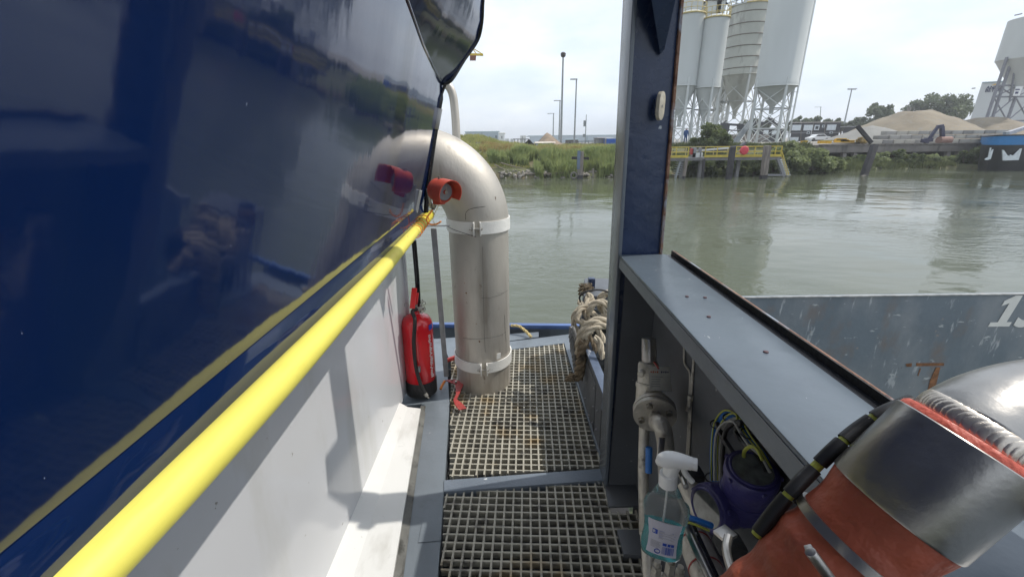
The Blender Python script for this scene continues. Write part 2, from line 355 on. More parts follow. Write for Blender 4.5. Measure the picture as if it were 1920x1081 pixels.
# port side and underside close the bow
b = B()
pl = [Vector((hx(2.35, z), 2.35 + .012, z)) for z in (lowz, 3.47)]
b.add([pl[0], pl[1], (-2.2, .6, 3.6), (-2.2, .6, lowz)], [(0, 1, 2, 3)])
b.add([(hx(2.35, lowz), 2.35, lowz), (hx(-3.2, lowz), -3.2, lowz), (-2.2, -3.2, lowz), (-2.2, .6, lowz)], [(0, 1, 2, 3)])
b.build('far_side_plate', hullblue, ship)
# flared bow above the knuckle
C1 = P(895, 75, y=2.43); C2 = P(905, 0, y=2.34); C0 = P(846, 150, y=2.36)
C3 = P(912, -60, y=2.25) ; up = Vector((.10, -.25, 1.3))
b = B()
ring = [C0, P(870, 112, y=2.40), C1, P(903, 40, y=2.39), C2, C3, C3 + up * .5, C3 + up]
prof = [0, .28, .5, .62, .75, .85, .93, 1]
for i in range(len(kn)): pass
inner = kn
vs = []; m = 9
outer = []
for i, k in enumerate(kn):
    # outer edge runs forward and up away from the knuckle
    j = min(i, len(ring) - 1); outer.append(ring[j])
for i, k in enumerate(kn):
    for q in range(m): 
        s = q / (m - 1); vs.append(k.lerp(outer[i], s))
b.add(vs, [(i * m + q, i * m + q + 1, (i + 1) * m + q + 1, (i + 1) * m + q) for i in range(len(kn) - 1) for q in range(m - 1)])
b.build('flared_bow_plate', hullblue, ship)
b = B(); back = [p + Vector((-1.6, -1.1, .5)) for p in outer]
b.add(outer + back, [(i, i + 1, i + 1 + len(outer), i + len(outer)) for i in range(len(outer) - 1)])
b.build('far_bow_plate', hullblue, ship)
b = B(); b.tube(smoothpath([A - Vector((0, .004, 0))] + outer[:6], 4), .010, 10)
b.build('bow_edge', blackpaint, ship)
# knuckle seam and stem bar
b = B(); b.tube([k + Vector((.001, 0, 0)) for k in kn], .0045, 8); b.build('knuckle_weld', hullblue, ship)
stem = [P(835, 158, y=2.352), P(826, 185, y=2.352), P(817, 240, y=2.352), P(809, 295, y=2.352), P(802, 350, y=2.352), P(798, 410, y=2.352)]
b = B(); b.tube(smoothpath(stem, 4), [.007] * 4 + [.014] * 17, 12); b.build('stem_bar', blackpaint, ship)
b = B(); s0 = P(823, 203, y=2.335); s1 = P(816, 242, y=2.335); b.bar(s0, s1, .036, .008, (0, 1, 0)); b.build('stem_tip_plate', brushed, ship, bevel=.003)
# white lower side, sill and end post
b = B(); W0 = P0(757, 763, .05); W1 = P0(630, 1081, .05)
yb0, yb1 = 2.55, -2.5
xb = P(772, 715, y=yb0).x; xt = P(757, 480, y=yb0).x
slope = (W1.x - W0.x) / (W1.y - W0.y)
def wx(y, z): return xb + (xt - xb) * (z - 1.65) / 1.05
gv = []
for z in (1.65, 2.0, 2.4, 2.80):
    for y in (yb0, 1.2, .2, yb1): gv.append((wx(y, z), y, z))
b.add(gv, [(j * 4 + i, j * 4 + i + 1, (j + 1) * 4 + i + 1, (j + 1) * 4 + i) for j in range(3) for i in range(3)])
b.add([(wx(yb0, 1.65), yb0, 1.65), (wx(yb0, 2.8), yb0, 2.8), (wx(yb0, 2.8) - .8, yb0 - .3, 2.8), (wx(yb0, 1.65) - .8, yb0 - .3, 1.65)], [(0, 1, 2, 3)])
b.build('white_side_plate', whitepaint, ship)
b = B(); b.add([(wx(yb0, 2.79), yb0, 2.79), (hx(yb0, 2.79), yb0, 2.735), (hx(yb1, 2.79), yb1, 2.735), (wx(yb1, 2.79), yb1, 2.79)], [(0, 1, 2, 3)]); b.build('ledge_underside', whitepaint, ship)
b = B(); b.bar(P(755, 470, y=yb0 + .004), P(775, 735, y=yb0 + .004), .03, .03, (0, 1, 0)); b.build('white_end_post', whitepaint, ship, bevel=.003)
E0 = P0(792, 757, .035); E1 = P0(737, 1081, .035)
de = (E1 - E0) / (E0.y - E1.y)
b = B(); e2 = E1 + de * 2.2
for (dx0, dx1, z0, z1) in ((0, .42, .05, .040), (.42, 1, .040, .034)):
    pass
inn = [Vector((wx(y, 1.65), y, D + .085)) for y in (W0.y, E1.y, e2.y)]
mid = [Vector((wx(y, 1.65) * .62 + e.x * .38, y, D + .052)) for y, e in zip((W0.y, E1.y, e2.y), (E0, E1, e2))]
ot = [Vector((e.x, y, D + .040)) for y, e in zip((W0.y, E1.y, e2.y), (E0, E1, e2))]
dn = [v - Vector((0, 0, .05)) for v in ot]
for pa, pb in ((inn, mid), (mid, ot), (ot, dn)):
    b.add(pa + pb, [(0, 1, 4, 3), (1, 2, 5, 4)])
b.add([inn[0], mid[0], ot[0], dn[0], Vector((inn[0].x, inn[0].y, D - .01))], [(0, 1, 2, 3, 4)])
b.build('white_sill', sillpaint, ship, angle=20)
b = B()
g0 = [Vector((v.x + .001, v.y, D + .025)) for v in ot]; g1 = [Vector((v.x + .028, v.y, D + .008)) for v in ot]
b.add(g0 + g1 + [v + Vector((-.03, 0, -.01)) for v in g1], [(0, 1, 4, 3), (1, 2, 5, 4)]); b.build('sill_sealant', gasket, ship)
b = B(); b.hexa([(-3, -3, -.5), (-.74, -3, -.5), (-.78, 2.2, -.5), (-1.6, 2.0, -.5), (-3, -3, 1.64), (-.74, -3, 1.64), (-.74, 2.2, 1.64), (-1.6, 2.0, 1.64)])
b.build('lower_hull', blackpaint, ship)
b = B()
for i in range(60):      # rivet-like specks along the sealant
    pass

# ================================================================== yellow hose rail
rail = thing('yellow_rail', 'bright yellow padded tube running along the blue hull from lower left', 'handrail', (-.45, 1, 2.79))
pth = []
for px, py, pz in ((800, 408, 2.80), (770, 442, 2.795), (720, 500, 2.795), (640, 588, 2.797), (520, 717, 2.80), (360, 882, 2.80), (160, 1081, 2.80)): pth.append(P(px, py, z=pz))
d = (pth[-1] - pth[-2]).normalized(); pth += [pth[-1] + d * .4, pth[-1] + d * 1.2]
sp = smoothpath(pth, 8)
b = B(); b.tube(sp, [.0240 + .0050 * min(1, i / 30) for i in range(len(sp))], 28); b.build('padding', yellow, rail)
b = B(); q = smoothpath([P(779, 431, z=2.79), P(762, 451, z=2.79), P(744, 472, z=2.79)], 5); b.tube(q, .0262, 24); b.build('tape_band', yellowtape, rail)
b = B(); q = smoothpath([P(806, 402, z=2.80), P(797, 412, z=2.80), P(786, 424, z=2.79)], 4); b.tube(q, .027, 20); b.build('end_wrap', yellowtape, rail)
for k in range(5): b = B(); b.tube(arc(P(795 - k * 4, 414 + k * 5, z=2.80), .029, 0, 2 * math.pi, (0, .25, 1), (1, 0, 0), 14)[:-1], .0022, 6, closed=True); b.build('lashing', orange, rail)
# dark cable lying in the gap between tube and hull
b = B(); cpts = [p + Vector((-.022, 0, .020)) for p in pth]; b.tube(smoothpath(cpts, 8), .0065, 8)
tag(b.build('black_cable', cblack), 'thin black cable tucked between the yellow tube and the blue hull', 'cable')

# supports under the tube end
pt = thing('flat_post', 'slim flat grey steel post standing left of the fat pipe', 'post', P(838, 700, z=D + .01))
b = B(); b.bar(P(813, 428, y=2.22), P(837, 705, y=2.44), .030, .010, (0, 1, 0)); b.build('post_bar', galv, pt, bevel=.001)
b = B(); b.bar(P(790, 424, y=2.21), P(842, 423, y=2.30), .014, .006); b.build('cross_tab', galv, pt)
pt = thing('black_post', 'round black post flecked with paint chips behind the red fire extinguisher', 'post', P(792, 700, y=2.52))
b = B(); b.tube([P(776, 450, y=2.50), P(782, 520, y=2.52), P(786, 590, y=2.53), P(792, 735, y=2.55)], .015, 16); b.build('post_tube', blackpaint, pt)

# ================================================================== fat bent pipe
PC = P(903, 708, z=D); PC = Vector((-.205, 2.62, D))
pipe = thing('bent_vent_pipe', 'fat weathered stainless pipe bending over toward the blue hull', 'pipe', PC)
r = .186; zt = P(898, 427, y=2.44).z - .0
Rb = P(800, 238, y=2.62).z - r - zt
b = B(); b.lathe((PC.x, PC.y, D - .25), (0, 0, 1), [(0, r), (zt - D + .25, r)], 64); b.build('riser', steel, pipe)
b = B(); cpt = Vector((PC.x - Rb, PC.y, zt + .004))
arcp = arc(cpt, Rb, 0, math.pi / 2, (1, 0, 0), (0, 0, 1), 26)
b.tube(arcp + [arcp[-1] + Vector((-.5, .05, 0))], r + .003, 64, caps=False); b.build('elbow', steel, pipe, angle=60)
b = B(); b.tube(arc((PC.x, PC.y, zt + .001), r + .002, 0, 2 * math.pi, (1, 0, 0), (0, 1, 0), 60)[:-1], .0035, 8, closed=True); b.build('weld_seam', castmetal, pipe)
b = B(); b.box((PC.x + .10, PC.y - r * .84, P(932, 668, y=2.46).z), (.028, .002, .036), Matrix.Rotation(.5, 3, 'Z')); 
a_ = P(935, 667, y=PC.y - .165); b = B(); b.box(a_, (.030, .003, .040), Matrix.Rotation(.54, 3, 'Z') @ Matrix.Rotation(.08, 3, 'Y')); b.build('white_sticker', white_m, pipe)
def clamp(zc, gap_ang, nm='pipe_clamp'):
    ga = gap_ang; hw = .036; rr = r + .004
    b = B(); n = 60; g = .09
    an = [ga + g + (2 * math.pi - 2 * g) * i / n for i in range(n + 1)]
    vs = []
    for a in an:
        for (q, z) in ((rr, -hw), (rr + .007, -hw), (rr + .007, hw), (rr, hw)): vs.append((PC.x + q * math.cos(a), PC.y + q * math.sin(a), zc + z))
    fs = [(i * 4 + k, i * 4 + (k + 1) % 4, (i + 1) * 4 + (k + 1) % 4, (i + 1) * 4 + k) for i in range(n) for k in range(4)] + [(3, 2, 1, 0), (n * 4, n * 4 + 1, n * 4 + 2, n * 4 + 3)]
    b.add(vs, fs); c = b.build(nm, white_m, pipe)
    for s in (-1, 1):
        a = ga + s * g; p = Vector((PC.x + rr * math.cos(a), PC.y + rr * math.sin(a), zc)); rad = Vector((math.cos(a), math.sin(a), 0))
        b = B(); b.bar(p + rad * .002, p + rad * .036, hw * 2.15, .007, (-math.sin(a), math.cos(a), 0)); b.build('lug', white_m, c, bevel=.0015)
    rad = Vector((math.cos(ga), math.sin(ga), 0)); tn = Vector((-math.sin(ga), math.cos(ga), 0)); p = Vector((PC.x, PC.y, zc)) + rad * (rr + .024)
    b = B(); b.cyl(p - tn * .045, p + tn * .032, .005, n=10); b.lathe(p - tn * .034, tn, [(0, .011), (.009, .011)], 6); b.lathe(p + tn * .022, tn, [(0, .010), (.007, .010)], 6); b.build('clamp_bolt', bolt_m, c)
clamp(P(898, 428, y=2.43).z, R(-88)); clamp(P(912, 690, y=2.43).z, R(-85))
b = B(); b.tube(smoothpath([P(838, 424, y=2.45), P(855, 432, y=2.425), P(893, 444, y=2.415)], 5), .0016, 6); b.build('tie_wire', blackpaint, pipe)
b = B(); b.tube(smoothpath([P(873, 412, y=2.42), P(874, 398, y=2.41), P(885, 391, y=2.41), P(910, 387, y=2.43)], 6), .0013, 6); b.build('loose_wire', blackpaint, pipe)

# faint seam and pen lines round the riser
def surf(px, py):
    d = P(px, py, y=2.44) - CAM; o = Vector((CAM.x - PC.x, CAM.y - PC.y)); q = Vector((d.x, d.y)); rr = r + .0012
    A_ = q.dot(q); B_ = 2 * o.dot(q); C_ = o.dot(o) - rr * rr; t_ = (-B_ - math.sqrt(max(0, B_ * B_ - 4 * A_ * C_))) / (2 * A_); return CAM + d * t_
for nm, wd_, pts in (('pen_line', .0009, [(903, 558), (918, 558), (938, 552), (951, 545)]), ('pen_line', .0007, [(932, 550), (945, 548), (952, 543)]), ('seam_line', .0011, [(868, 633), (885, 635), (910, 634), (935, 629), (948, 622)]), ('seam_line', .0009, [(905, 462), (906, 540), (908, 620), (910, 660)]), ('pen_line', .0008, [(946, 590), (947, 615), (949, 640)])):
    b = B(); b.tube(smoothpath([surf(*q) for q in pts], 6), wd_, 5); b.build(nm, gasket, pipe)
for px, py, w_ in ((874, 549, .0055), (899, 640, .006), (871, 531, .003), (893, 607, .003)):
    c = surf(px, py); b = B(); b.lathe(c, (c - Vector((PC.x, PC.y, c.z))), [(-.001, w_), (.0004, w_ * .7)], 9); b.build('rust_spot', rustmark, pipe)

# thin pipe arching behind
tp = thing('thin_arched_pipe', 'slim stainless pipe arching down behind the bend of the fat pipe', 'pipe', P(855, 250, y=2.9))
b = B(); b.tube(smoothpath([P(790, 235, y=3.0), P(800, 195, y=3.0), P(818, 165, y=3.0), P(836, 158, y=3.0), P(848, 175, y=3.0), P(853, 210, y=3.0), P(856, 262, y=3.0), P(858, 330, y=3.0)], 6), .027, 20); b.build('arch_tube', steel, tp)

# ================================================================== red warning horn
H0 = P(828, 358, y=2.16)
ax = Vector((.66, -.73, -.10)).normalized()
horn = thing('warning_horn', 'faded red warning horn with open hood beside the yellow tube end', 'horn', H0)
side = ax.cross(Vector((0, 0, 1))).normalized(); upv = side.cross(ax).normalized()
hb = H0 - ax * .055; rh = .057
b = B(); b.lathe(hb, ax, [(-.012, .018), (-.008, .036), (.0, .046), (.012, rh), (.075, rh), (.075, rh - .004), (.070, rh - .004)], 36); b.build('body', horn_m, horn)
b = B(); nn = 26; vs = []    # hood: upper half shell reaching forward
for i in range(nn + 1):
    a = R(-35) + R(250) * i / nn; fl = .006 * 1
    ln = .135 + .006 * math.sin(a)
    for (h, q) in ((.06, rh + .003), (ln, rh + .006), (ln, rh + .0095), (.06, rh + .0065)): vs.append(hb + ax * h + (side * math.cos(a) + upv * math.sin(a)) * q)
b.add(vs, [(i * 4 + k, i * 4 + (k + 1) % 4, (i + 1) * 4 + (k + 1) % 4, (i + 1) * 4 + k) for i in range(nn) for k in range(4)] + [(0, 1, 2, 3), (nn * 4, nn * 4 + 1, nn * 4 + 2, nn * 4 + 3)])
b.build('hood', horn_m, horn)
b = B(); b.lathe(hb, ax, [(.078, .022), (.078, .041), (.086, .041), (.086, .022)], 32); b.build('grey_ring', galv, horn)
b = B(); b.lathe(hb, ax, [(.070, .026), (.079, .024), (.077, .012), (.092, .010), (.094, .004)], 24); b.build('driver_cone', horn_m, horn)
b = B(); b.lathe(hb, ax, [(.09, .0085), (.098, .0085)], 14); b.cyl(hb + ax * .096, hb + ax * .096 + upv * .03, .0018, n=6); b.build('centre_stud', bolt_m, horn)
b = B(); b.cyl(hb + ax * .035 + upv * rh, hb + ax * .035 + upv * (rh + .013), .004, n=8); b.lathe(hb + ax * .035 + upv * rh, upv, [(0, .008), (.004, .008)], 6); b.build('top_screw', bolt_m, horn)
b = B(); b.box(hb + ax * .03 - upv * .056, (.055, .04, .03), Matrix.Rotation(-.6, 3, 'Z')); b.build('terminal_box', horn_m, horn, bevel=.005)
b = B(); g = hb + ax * .0 - upv * .058; b.cyl(g, g + Vector((-.018, 0, -.045)), .010, n=8); b.cyl(g + Vector((-.010, 0, -.022)), g + Vector((-.014, 0, -.034)), .0135, n=6); b.build('cable_gland', bolt_m, horn)
b = B(); b.box(hb + Vector((-.034, 0, -.045)), (.010, .035, .10), Matrix.Rotation(-.1, 3, 'Y')); b.box(hb + Vector((-.012, 0, -.04)), (.045, .03, .008)); b.box(hb + Vector((-.015, -.01, -.075)), (.05, .012, .008)); b.build('mounting_bracket', bolt_m, horn, bevel=.001)
b = B(); b.tube(smoothpath([g + Vector((-.018, 0, -.045)), P(800, 410, y=2.12), P(806, 420, y=2.12), P(818, 420, y=2.14), P(827, 415, y=2.16)], 6), .0042, 8); b.build('orange_lead', orange, horn)
b = B(); b.tube(smoothpath([g + Vector((.03, -.01, .0)), P(815, 400, y=2.12), P(812, 412, y=2.12), P(818, 425, y=2.13)], 6), .0014, 6); b.build('thin_wire', rope_y, horn)
b = B(); b.bar(P(789, 357, y=2.14), P(781, 398, y=2.14), .012, .010, (0, 1, 0)); b.build('white_strip', white_m, horn)

# ================================================================== fire extinguisher
X0 = P(791, 733, z=D + .02); ex = thing('fire_extinguisher', 'red fire extinguisher with black foot at the end of the white side', 'fire extinguisher', X0)
ht = P(785, 588, y=X0.y).z - X0.z; re = .099
tilt = (P(785, 588, y=X0.y) - X0); tilt.y = .0; axe = Vector((tilt.x * .35, 0, ht)).normalized()
b = B(); b.lathe(X0, axe, [(.10, re - .001), (.101, re), (ht - .075, re), (ht - .045, re * .95), (ht - .022, re * .80), (ht - .006, re * .5), (ht, re * .25), (ht + .015, .018), (ht + .03, .018)], 48); b.build('cylinder', red, ex, angle=60)
b = B(); b.lathe(X0, axe, [(0, re * .93), (.012, re + .004), (.105, re + .004), (.110, re + .001)], 48); b.build('black_foot', rubber, ex)
T = X0 + axe * (ht + .03)
b = B(); b.cyl(T - axe * .01, T + axe * .03, .014, n=12); b.box(T + axe * .012 + Vector((.02, -.02, 0)), (.05, .018, .02)); b.cyl(T + axe * .012, T + Vector((.055, -.02, .012)), .008, n=10); b.build('valve', bolt_m, ex, bevel=.001)
b = B(); b.bar(T + Vector((-.012, -.035, .02)), T + Vector((.000, .02, .135)), .032, .012, (0, -1, .3)); b.build('carry_lever', redbright, ex, bevel=.003)
b = B(); b.bar(T + Vector((0, .01, .03)), T + Vector((.012, .03, .10)), .022, .008, (0, -1, .3)); b.build('lower_lever', redbright, ex, bevel=.002)
b = B(); b.tube(arc(T + Vector((-.055, 0, .03)), .013, 0, 2 * math.pi, (1, 0, 0), (0, .3, 1), 14)[:-1], .0018, 6, closed=True); b.build('pin_ring', bolt_m, ex)
b = B()
for k in range(6):
    c = T + Vector((.045 + .012 * math.sin(k * 2.1), 0, .055 - .014 * k)); b.tube(arc(c, .010, 0, 2 * math.pi, (1, 0, 0) if k % 2 else (.3, 1, 0), (0, .2, 1), 10)[:-1], .0022, 6, closed=True)
b.build('chain', bolt_m, ex)
hp = [T + Vector((.015, -.02, .012)), T + Vector((-.008, -.055, .008)), P(778, 600, y=X0.y - re - .028), P(776, 640, y=X0.y - re - .022), P(779, 682, y=X0.y - re - .02), P(787, 715, y=X0.y - re - .02), P(797, 737, y=X0.y - re - .025)]
b = B(); b.tube(smoothpath(hp, 8), .0115, 14); h = b.build('hose', rubber, ex)
e = hp[-1]; b = B(); b.cyl(e, e + Vector((.012, -.004, -.018)), .013, n=12); b.cyl(e + Vector((.012, -.004, -.018)), e + Vector((.022, -.006, -.033)), .006, n=10); b.build('nozzle', bolt_m, ex)
b = B(); c = P(785, 692, y=X0.y - re - .010); b.box(c, (.022, .02, .034)); b.build('hose_clip', galv, ex, bevel=.003)
# printed panel wrapping the right side
def exlab(px, py): pass
for k in range(9):
    zz = ht * (.86 - .075 * k) if k else ht * .87
    a = R(-22 - (k % 3) * 3); 
    p = X0 + axe * zz + Vector((math.cos(a), math.sin(a), 0)) * (re + .0012); rt = Vector((-math.sin(a), math.cos(a), 0))
    if k == 0:
        b = B(); b.bar(p - rt * .018, p + rt * .018, .0012, .035, (0, 0, 1)); b.build('label_logo', inkblue, ex)
b = B(); random.seed(3)
for k in range(26):
    zz = ht * (.78 - .021 * k); a0 = R(-38) + R(6) * random.random(); wv = .010 + .012 * random.random()
    p = X0 + axe * zz + Vector((math.cos(a0), math.sin(a0), 0)) * (re + .0012); rt = Vector((-math.sin(a0), math.cos(a0), 0))
    b.bar(p, p + rt * wv, .0010, .006, (0, 0, 1))
b.build('label_print', inkwhite, ex)
b = B(); b.tube(smoothpath([P(748, 602, y=X0.y), P(746, 615, y=X0.y), P(750, 660, y=X0.y), P(760, 715, y=X0.y)], 5), .004, 8); b.build('wall_bracket', blackpaint, ex)

# red painted foot lever lying by the pipe
lv = thing('foot_lever', 'bent strip of chipped red paint lying on the grating by the fat pipe', 'lever', P0(860, 735))
L0 = [P(842, 711, z=D + .05), P(862, 718, z=D + .045), P(858, 738, z=D + .05), P(853, 748, z=D + .05), P(860, 757, z=D + .045), P(868, 766, z=D + .03)]
wd = [.05, .06, .02, .02, .045, .045]
b = B(); vs = []
for p, w_ in zip(L0, wd):
    for q in (Vector((-.5, -.15, 0)), Vector((.5, .15, 0))): vs.append(p + q * w_)
nP = len(L0); vs += [v - Vector((0, 0, .006)) for v in vs]
fs = []
for i in range(nP - 1):
    a = 2 * i; fs += [(a, a + 1, a + 3, a + 2), (2 * nP + a, 2 * nP + a + 2, 2 * nP + a + 3, 2 * nP + a + 1), (a, a + 2, 2 * nP + a + 2, 2 * nP + a), (a + 1, 2 * nP + a + 1, 2 * nP + a + 3, a + 3)]
fs += [(0, 2 * nP, 2 * nP + 1, 1), (2 * nP - 2, 2 * nP - 1, 4 * nP - 1, 4 * nP - 2)]
b.add(vs, fs); b.build('lever_strip', redold, lv)
b = B()
for px, py in ((847, 712), (855, 716)): b.lathe(P(px, py, z=D + .048), (0, 0, 1), [(0, .008), (.008, .008)], 6)
b.build('lever_bolt', bolt_m, lv)
b = B(); b.bar(P(836, 676, z=D + .03), P(858, 668, z=D + .04), .02, .03); tag(b.build('red_shackle', redold, bevel=.004), 'small chipped red block on the grating behind the flat grey post', 'shackle')
b = B(); b.tube(smoothpath([P(834, 714, z=D + .04), P(829, 722, z=D + .03), P(826, 729, z=D + .02)], 4), .009, 8); tag(b.build('orange_wire', orange), 'short rusty orange stub at the foot of the flat grey post', 'wire')

# ================================================================== right bulwark: ledge, column, walls
YC = 1.62
cl = thing('steel_column', 'tall navy blue steel column with rusty right edge rising out of frame', 'column', (.5, YC, D))
def colpt(px, py): return P(px, py, y=YC)
fb = [(1172, 487), (1250, 475), (1287, 0), (1200, 0)]
f4 = [colpt(*q) for q in fb]
def ext(a, c, z): return a + (c - a) * ((z - a.z) / (c.z - a.z))
tl = ext(f4[0], f4[3], 5.2); tr = ext(f4[1], f4[2], 5.2)
bl_, br_ = ext(f4[3], f4[0], D - .02), ext(f4[2], f4[1], D - .02); br_.x = .615; bl_.x = .455
dep = Vector((0, .11, 0))
b = B(); b.hexa([bl_ + dep * .0 + Vector((0, .012, 0)), br_ + Vector((0, .012, 0)), br_ + dep, bl_ + dep, tl + Vector((0, .012, 0)), tr + Vector((0, .012, 0)), tr + dep, tl + dep]); 
b.build('web', navy, cl, bevel=.003)
# left flange slightly proud, sky reflection put into its lighter colour
fl0 = [bl_ + Vector((-.016, -.004, 0)), bl_ + Vector((-.0005, -.004, 0)), bl_ + Vector((-.0005, .135, 0)), bl_ + Vector((-.016, .135, 0))]
fl1 = [tl + Vector((-.016, -.004, 0)), tl + Vector((-.0005, -.004, 0)), tl + Vector((-.0005, .135, 0)), tl + Vector((-.016, .135, 0))]
b = B(); b.hexa(fl0 + fl1); b.build('left_flange', columnsheen, cl, bevel=.004)
b = B(); b.hexa([br_ + Vector((0, .0, 0)), br_ + Vector((.010, .0, 0)), br_ + Vector((.010, .10, 0)), br_ + Vector((0, .10, 0)), tr + Vector((0, .0, 0)), tr + Vector((.010, .0, 0)), tr + Vector((.010, .10, 0)), tr + Vector((0, .10, 0))]); b.build('right_flange', rusty, cl, bevel=.002)
b = B(); b.box(((bl_.x + br_.x) / 2 + .001, YC + .010, (D + 2.755) / 2), (br_.x - bl_.x - .004, .012, 2.755 - D - .01)); b.build('lower_web', innerpaint, cl)
# gusset near the top of the frame
g = [P(1212, -60, y=YC + .008), P(1238, 102, y=YC + .008), P(1246, 92, y=YC + .008), P(1280, -60, y=YC + .008)]
g2 = [P(1212, -60, y=YC - .15), P(1238, 102, y=YC - .002), P(1246, 92, y=YC - .002), P(1280, -60, y=YC - .15)]
b = B(); b.hexa([g[0], g[1], g[2], g[3], g2[0], g2[1], g2[2], g2[3]]); b.build('gusset', navy, cl)
# oval padeye
pe = P(1237, 199, y=YC - .02); pn = Vector((.75, -.65, 0)).normalized(); pr = Vector((-.65, -.75, 0)).normalized()
pa = []
for i in range(28):
    a = 2 * math.pi * i / 28; pa.append(pe + pr * (.024 * math.cos(a) * 1) + Vector((0, 0, 1)) * (.030 * (1 if math.sin(a) > 0 else -1) * .55 + .030 * math.sin(a)))
b = B(); b.prism([p - pn * .004 for p in pa], pn * .013); pd = b.build('padeye', white_m, cl, bevel=.001)
pd.data.materials[0] = mat('scuffed cream paint', (.46, .42, .34), .45, var=.2, scale=30, bump=.3, bscale=80)
b = B(); b.lathe(pe - pn * .006, pn, [(0, .005), (.016, .005)], 14); b.build('pin', bolt_m, pd)
b = B(); b.box(pe + Vector((-.010, .012, -.002)), (.02, .03, .055)); b.build('padeye_boss', navy, cl, bevel=.008)
# base shoe
sh = [P0(1141, 952, .004), P0(1133, 905, .004), P0(1150, 895, .004), P0(1215, 905, .004), P0(1215, 950, .004)]
b = B(); b.prism([Vector((v.x, v.y, D + .004)) for v in sh], (0, 0, .012)); b.build('base_plate', innerpaint, cl, bevel=.002)

# bulwark on the right
bw = thing('bulwark', 'waist high grey steel bulwark with wide ledge running from the column to the right', 'bulwark', (.55, .5, D))
LZ = 2.77
lg = [P(1172, 488, z=LZ), P(1247, 479, z=LZ), P(1636, 778, z=LZ), P(1500, 866, z=LZ)]
xi, xo = .412, .607
lp = [Vector((lg[0].x, YC - .001, LZ)), Vector((xo, YC - .001, LZ)), Vector((xo, -2.0, LZ)), Vector((xi - .01, -2.0, LZ)), Vector((xi, .45, LZ))]
b = B(); b.prism(lp, (0, 0, -.010)); b.build('ledge_plate', ledgepaint, bw, bevel=.003)
b = B(); b.hexa([lp[4] + Vector((0, 0, -.052)), lp[4] + Vector((.010, 0, -.052)), lp[0] + Vector((.010, 0, -.052)), lp[0] + Vector((0, 0, -.052)), lp[4] + Vector((.0, 0, -.0105)), lp[4] + Vector((.010, 0, -.0105)), lp[0] + Vector((.010, 0, -.0105)), lp[0] + Vector((.0, 0, -.0105))])
b.hexa([lp[3] + Vector((0, 0, -.052)), lp[3] + Vector((.010, 0, -.052)), lp[4] + Vector((.010, -.001, -.052)), lp[4] + Vector((0, -.001, -.052)), lp[3] + Vector((.0, 0, -.0105)), lp[3] + Vector((.010, 0, -.0105)), lp[4] + Vector((.010, -.001, -.0105)), lp[4] + Vector((.0, -.001, -.0105))])
b.build('ledge_lip', deckpaint, bw)
b = B(); b.box((xo + .013, YC / 2 - 1.0, LZ - .008), (.024, YC + 2.0, .012)); b.build('drip_channel', blackpaint, bw)
b = B(); b.box((xo + .030, YC / 2 - 1.0, LZ - .004), (.006, YC + 2.0, .036)); b.build('rim_strip', rusty, bw, bevel=.002)
b = B(); b.box((xo + .0245, YC / 2 - 1.0, LZ + .002), (.003, YC + 2.0, .024)); b.build('rim_inner_face', rubber, bw)
b = B(); b.box((xo - .012, YC / 2 - 1.0, (LZ + D) / 2 - .2), (.012, YC + 2.0, LZ - D + .36)); b.build('outer_plate', innerpaint, bw)
b = B(); b.box((xo + .036, YC / 2 - 1.0, (LZ + .0) / 2), (.010, YC + 2.0, LZ)); b.build('hull_side', deckpaint, bw)
# diagonal stiffener of the inner wall
b = B(); b.hexa([P(1276, 626, x=xo - .02), P(1290, 620, x=xo - .02), P(1302, 650, x=xo - .02), P(1290, 660, x=xo - .02), P(1276, 626, x=xo - .03), P(1290, 620, x=xo - .03), P(1302, 650, x=xo - .03), P(1290, 660, x=xo - .03)]); b.build('stiffener', innerpaint, bw)
b = B()
for px, py in ((1322, 558), (1329, 594), (1436, 660), (1288, 556)):
    c = P(px, py, z=LZ); b.lathe(c, (0, 0, 1), [(0, .0055), (.0025, .0050), (.003, .002)], 8)
b.build('ledge_stud', mat('rusty stud', (.09, .045, .05), .6), bw)
# lower wall under the ledge behind instruments with a dark opening
b = B(); b.prism([P(1392, 770, x=xo - .0192), P(1478, 850, x=xo - .0192), P(1560, 980, x=xo - .0192), P(1420, 905, x=xo - .0192)], (-.002, 0, 0)); b.build('wall_opening', void, bw)

# low side plate beyond the column (boards the grating)
lw = thing('low_side_plate', 'low grey blue side plate with bolts running from the column to the rope heap', 'bulwark', (.47, 2.0, D))
c0 = P(1150, 722, z=D + .41); c1 = P(1106, 640, z=D + .41)
c0 = Vector((.455, 1.76, D + .41)); c1 = Vector((.40 + .045, 2.55, D + .41))
b = B(); b.prism([(.468, 1.74, D - .02), (.452, 2.62, D - .02), (.448, 2.62, D + .40), (.460, 1.74, D + .40)], (.012, 0, 0)); b.build('side_sheet', innerpaint, lw)
b = B(); b.hexa([c0 + Vector((-.012, 0, -.012)), c0 + Vector((.035, 0, -.012)), c1 + Vector((.035, 0, -.012)), c1 + Vector((-.010, 0, -.012)), c0 + Vector((-.012, 0, .004)), c0 + Vector((.035, 0, .004)), c1 + Vector((.035, 0, .004)), c1 + Vector((-.010, 0, .004))])
b.build('cap_rail', mat('worn blue grey cap', (.10, .13, .19), .35, var=.2, scale=10, bump=.3, spots=[((.42, .45, .5), 13, .62, .04, (1, .3, 1))]), lw, bevel=.003)
b = B(); b.box((c0.x + .008, c0.y + .01, c0.z - .045), (.05, .075, .085)); b.build('cap_end', navy, lw, bevel=.012)
b = B(); b.prism([(.462, 2.02, D + .02), (.458, 2.30, D + .02), (.454, 2.30, D + .33), (.458, 2.02, D + .33)], (-.005, 0, 0)); b.build('cover_panel', innerpaint, lw, bevel=.002)
